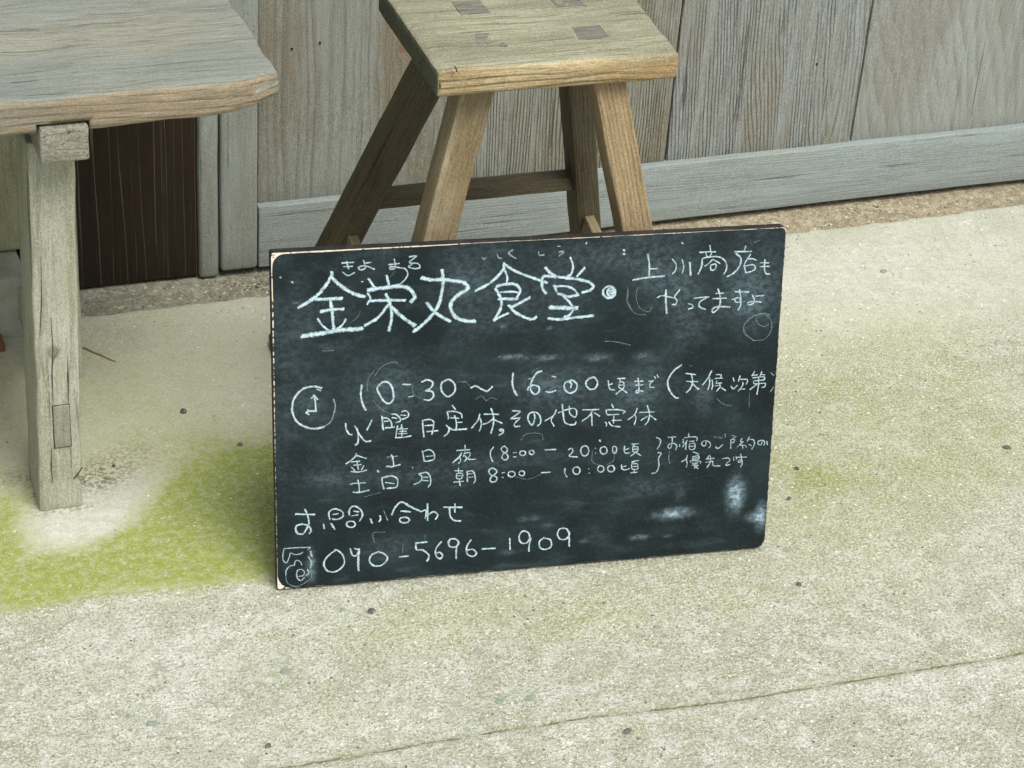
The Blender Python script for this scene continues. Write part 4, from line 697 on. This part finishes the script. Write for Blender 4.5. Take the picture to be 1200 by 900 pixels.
PB = [(.619, 2.733, .0062, .0050, .0050, 'dark angular pebble between the bench leg and the chalkboard, farther of two'),
      (.679, 2.619, .0045, .0040, .0036, 'small grey pebble near the left edge of the chalkboard, above the moss'),
      (.746, 2.171, .0062, .0050, .0030, 'dark flat pebble just below the lower left corner of the chalkboard'),
      (.710, 2.185, .0040, .0034, .0014, 'faint green pebble set in concrete just left of the dark flat one under the chalkboard'),
      (.984, 1.842, .0060, .0045, .0024, 'blue grey pebble below the long crack at the bottom centre'),
      (.600, 2.080, .0075, .0060, .0010, 'flat green stone chip set in the concrete below the chalkboard left corner'),
      (.412, 2.027, .0075, .0050, .0012, 'flat dark green stone in the concrete at the lower left, larger of a close pair'),
      (.387, 2.048, .0042, .0036, .0012, 'small green stone in the concrete at the lower left, smaller of a close pair'),
      (.540, 1.944, .0035, .0045, .0028, 'tiny dark brown pebble above the start of the long crack'),
      (.889, 1.940, .0080, .0055, .0010, 'flat blue green stone chip in the concrete above the long crack, right of its neighbour'),
      (.847, 1.945, .0045, .0060, .0009, 'pale green stone chip in the concrete above the long crack, left of its neighbour'),
      (.735, 2.297, .0040, .0035, .0020, None),
      (1.347, 2.064, .0045, .0040, .0028, 'small round dark pebble below the lower right corner of the chalkboard'),
      (1.843, 2.301, .0065, .0038, .0030, 'dark pebble in the olive stain by the right edge of the picture'),
      (1.435, 2.264, .0042, .0030, .0025, 'tiny black pebble right of the chalkboard level with its lower part, nearer of two'),
      (1.485, 2.335, .0038, .0034, .0025, 'tiny black pebble right of the chalkboard level with its lower part, farther of two'),
      (1.950, 2.885, .0080, .0060, .0012, 'flat brown stain coloured stone on the pale concrete near the wall, right of the chalkboard'),
      (.485, 2.612, .0040, .0030, .0025, 'tiny black pebble close to the foot of the bench leg'),
      (1.11, 2.030, .0040, .0030, .0014, 'little grey stone flush with the concrete under the middle of the chalkboard')]
i = 0
for (x, y, rx, ry, rz_, lb) in PB:
    i += 1
    if lb: pebble(x, y, rx, ry, rz_, i, lb)
def scatter(name, pts, smin, smax, cols, seed):
    r_ = random.Random(seed); V, F = [], []
    mi = []
    for (x, y, z) in pts:
        s = r_.uniform(smin, smax); a = [Vector((r_.uniform(-1, 1), r_.uniform(-1, 1), r_.uniform(0, .8)))*s for _ in range(4)]
        b0 = len(V); V += [(x+q.x, y+q.y, z+q.z) for q in a]; F += [(b0, b0+1, b0+2), (b0, b0+1, b0+3), (b0+1, b0+2, b0+3), (b0, b0+2, b0+3)]; m_ = r_.randrange(len(cols)); mi += [m_]*4
    o = mesh_obj(name, V, F, None, None, smooth=False)
    for m_ in cols: o.data.materials.append(m_)
    o.data.polygons.foreach_set('material_index', mi); return o
def flat(name, col):
    k = N(name); P = k.n('ShaderNodeTexCoord').outputs['Object']; k.l(k.mix(k.noise(P, 300, 3), tuple(x*.6 for x in col), tuple(min(1, x*1.3) for x in col)), k.b.inputs['Base Color']); k.b.inputs['Roughness'].default_value = .9; return k.m
CR = [flat('crumb_pale', (.62, .58, .46)), flat('crumb_brown', (.22, .15, .08)), flat('crumb_dark', (.035, .03, .022)), flat('crumb_tan', (.38, .32, .2))]
r_ = random.Random(8); pts = []
for _ in range(260): pts.append((r_.gauss(.845, .045), 3.118+r_.gauss(0, .014), -.007))
for _ in range(700):
    x = r_.uniform(.45, 2.7); pts.append((x, r_.uniform(3.068, 3.15), -.007))
tag(scatter('debris', pts, .0012, .0036, CR, 9), kind='stuff')
pts = []
for _ in range(900): pts.append((r_.uniform(.2, 2.5), r_.uniform(1.8, 3.06), 0.0))
for _ in range(420): pts.append((r_.uniform(.3, .82), r_.uniform(2.5, 3.06), 0.0))
for _ in range(120): pts.append((r_.gauss(.47, .06), r_.gauss(2.56, .04), 0.0))
tag(scatter('grit', pts, .0008, .0021, [CR[2], CR[1], CR[2]], 10), kind='stuff')
# twig and wood offcut
tw = beam('twig', (.508, 2.965, .002), (.549, 2.909, .002), .0035, .0028, CR[1], None, r=.001, n=(1, 1, 10), wob=.0018, wf=60, seed=3)
tag(tw, 'thin dry brown twig lying on the concrete behind the bench leg', 'twig')
of = span('wood_offcut', (.27, .3875), (2.985, 3.02), (0, .016), flat('offcut_red_brown', (.20, .10, .055)), None, r=.002, n=(4, 2, 2), wob=.001, seed=4)
tag(of, 'small reddish brown wood offcut at the far left edge of the picture', 'wood scrap')
sc.render.engine = 'CYCLES'
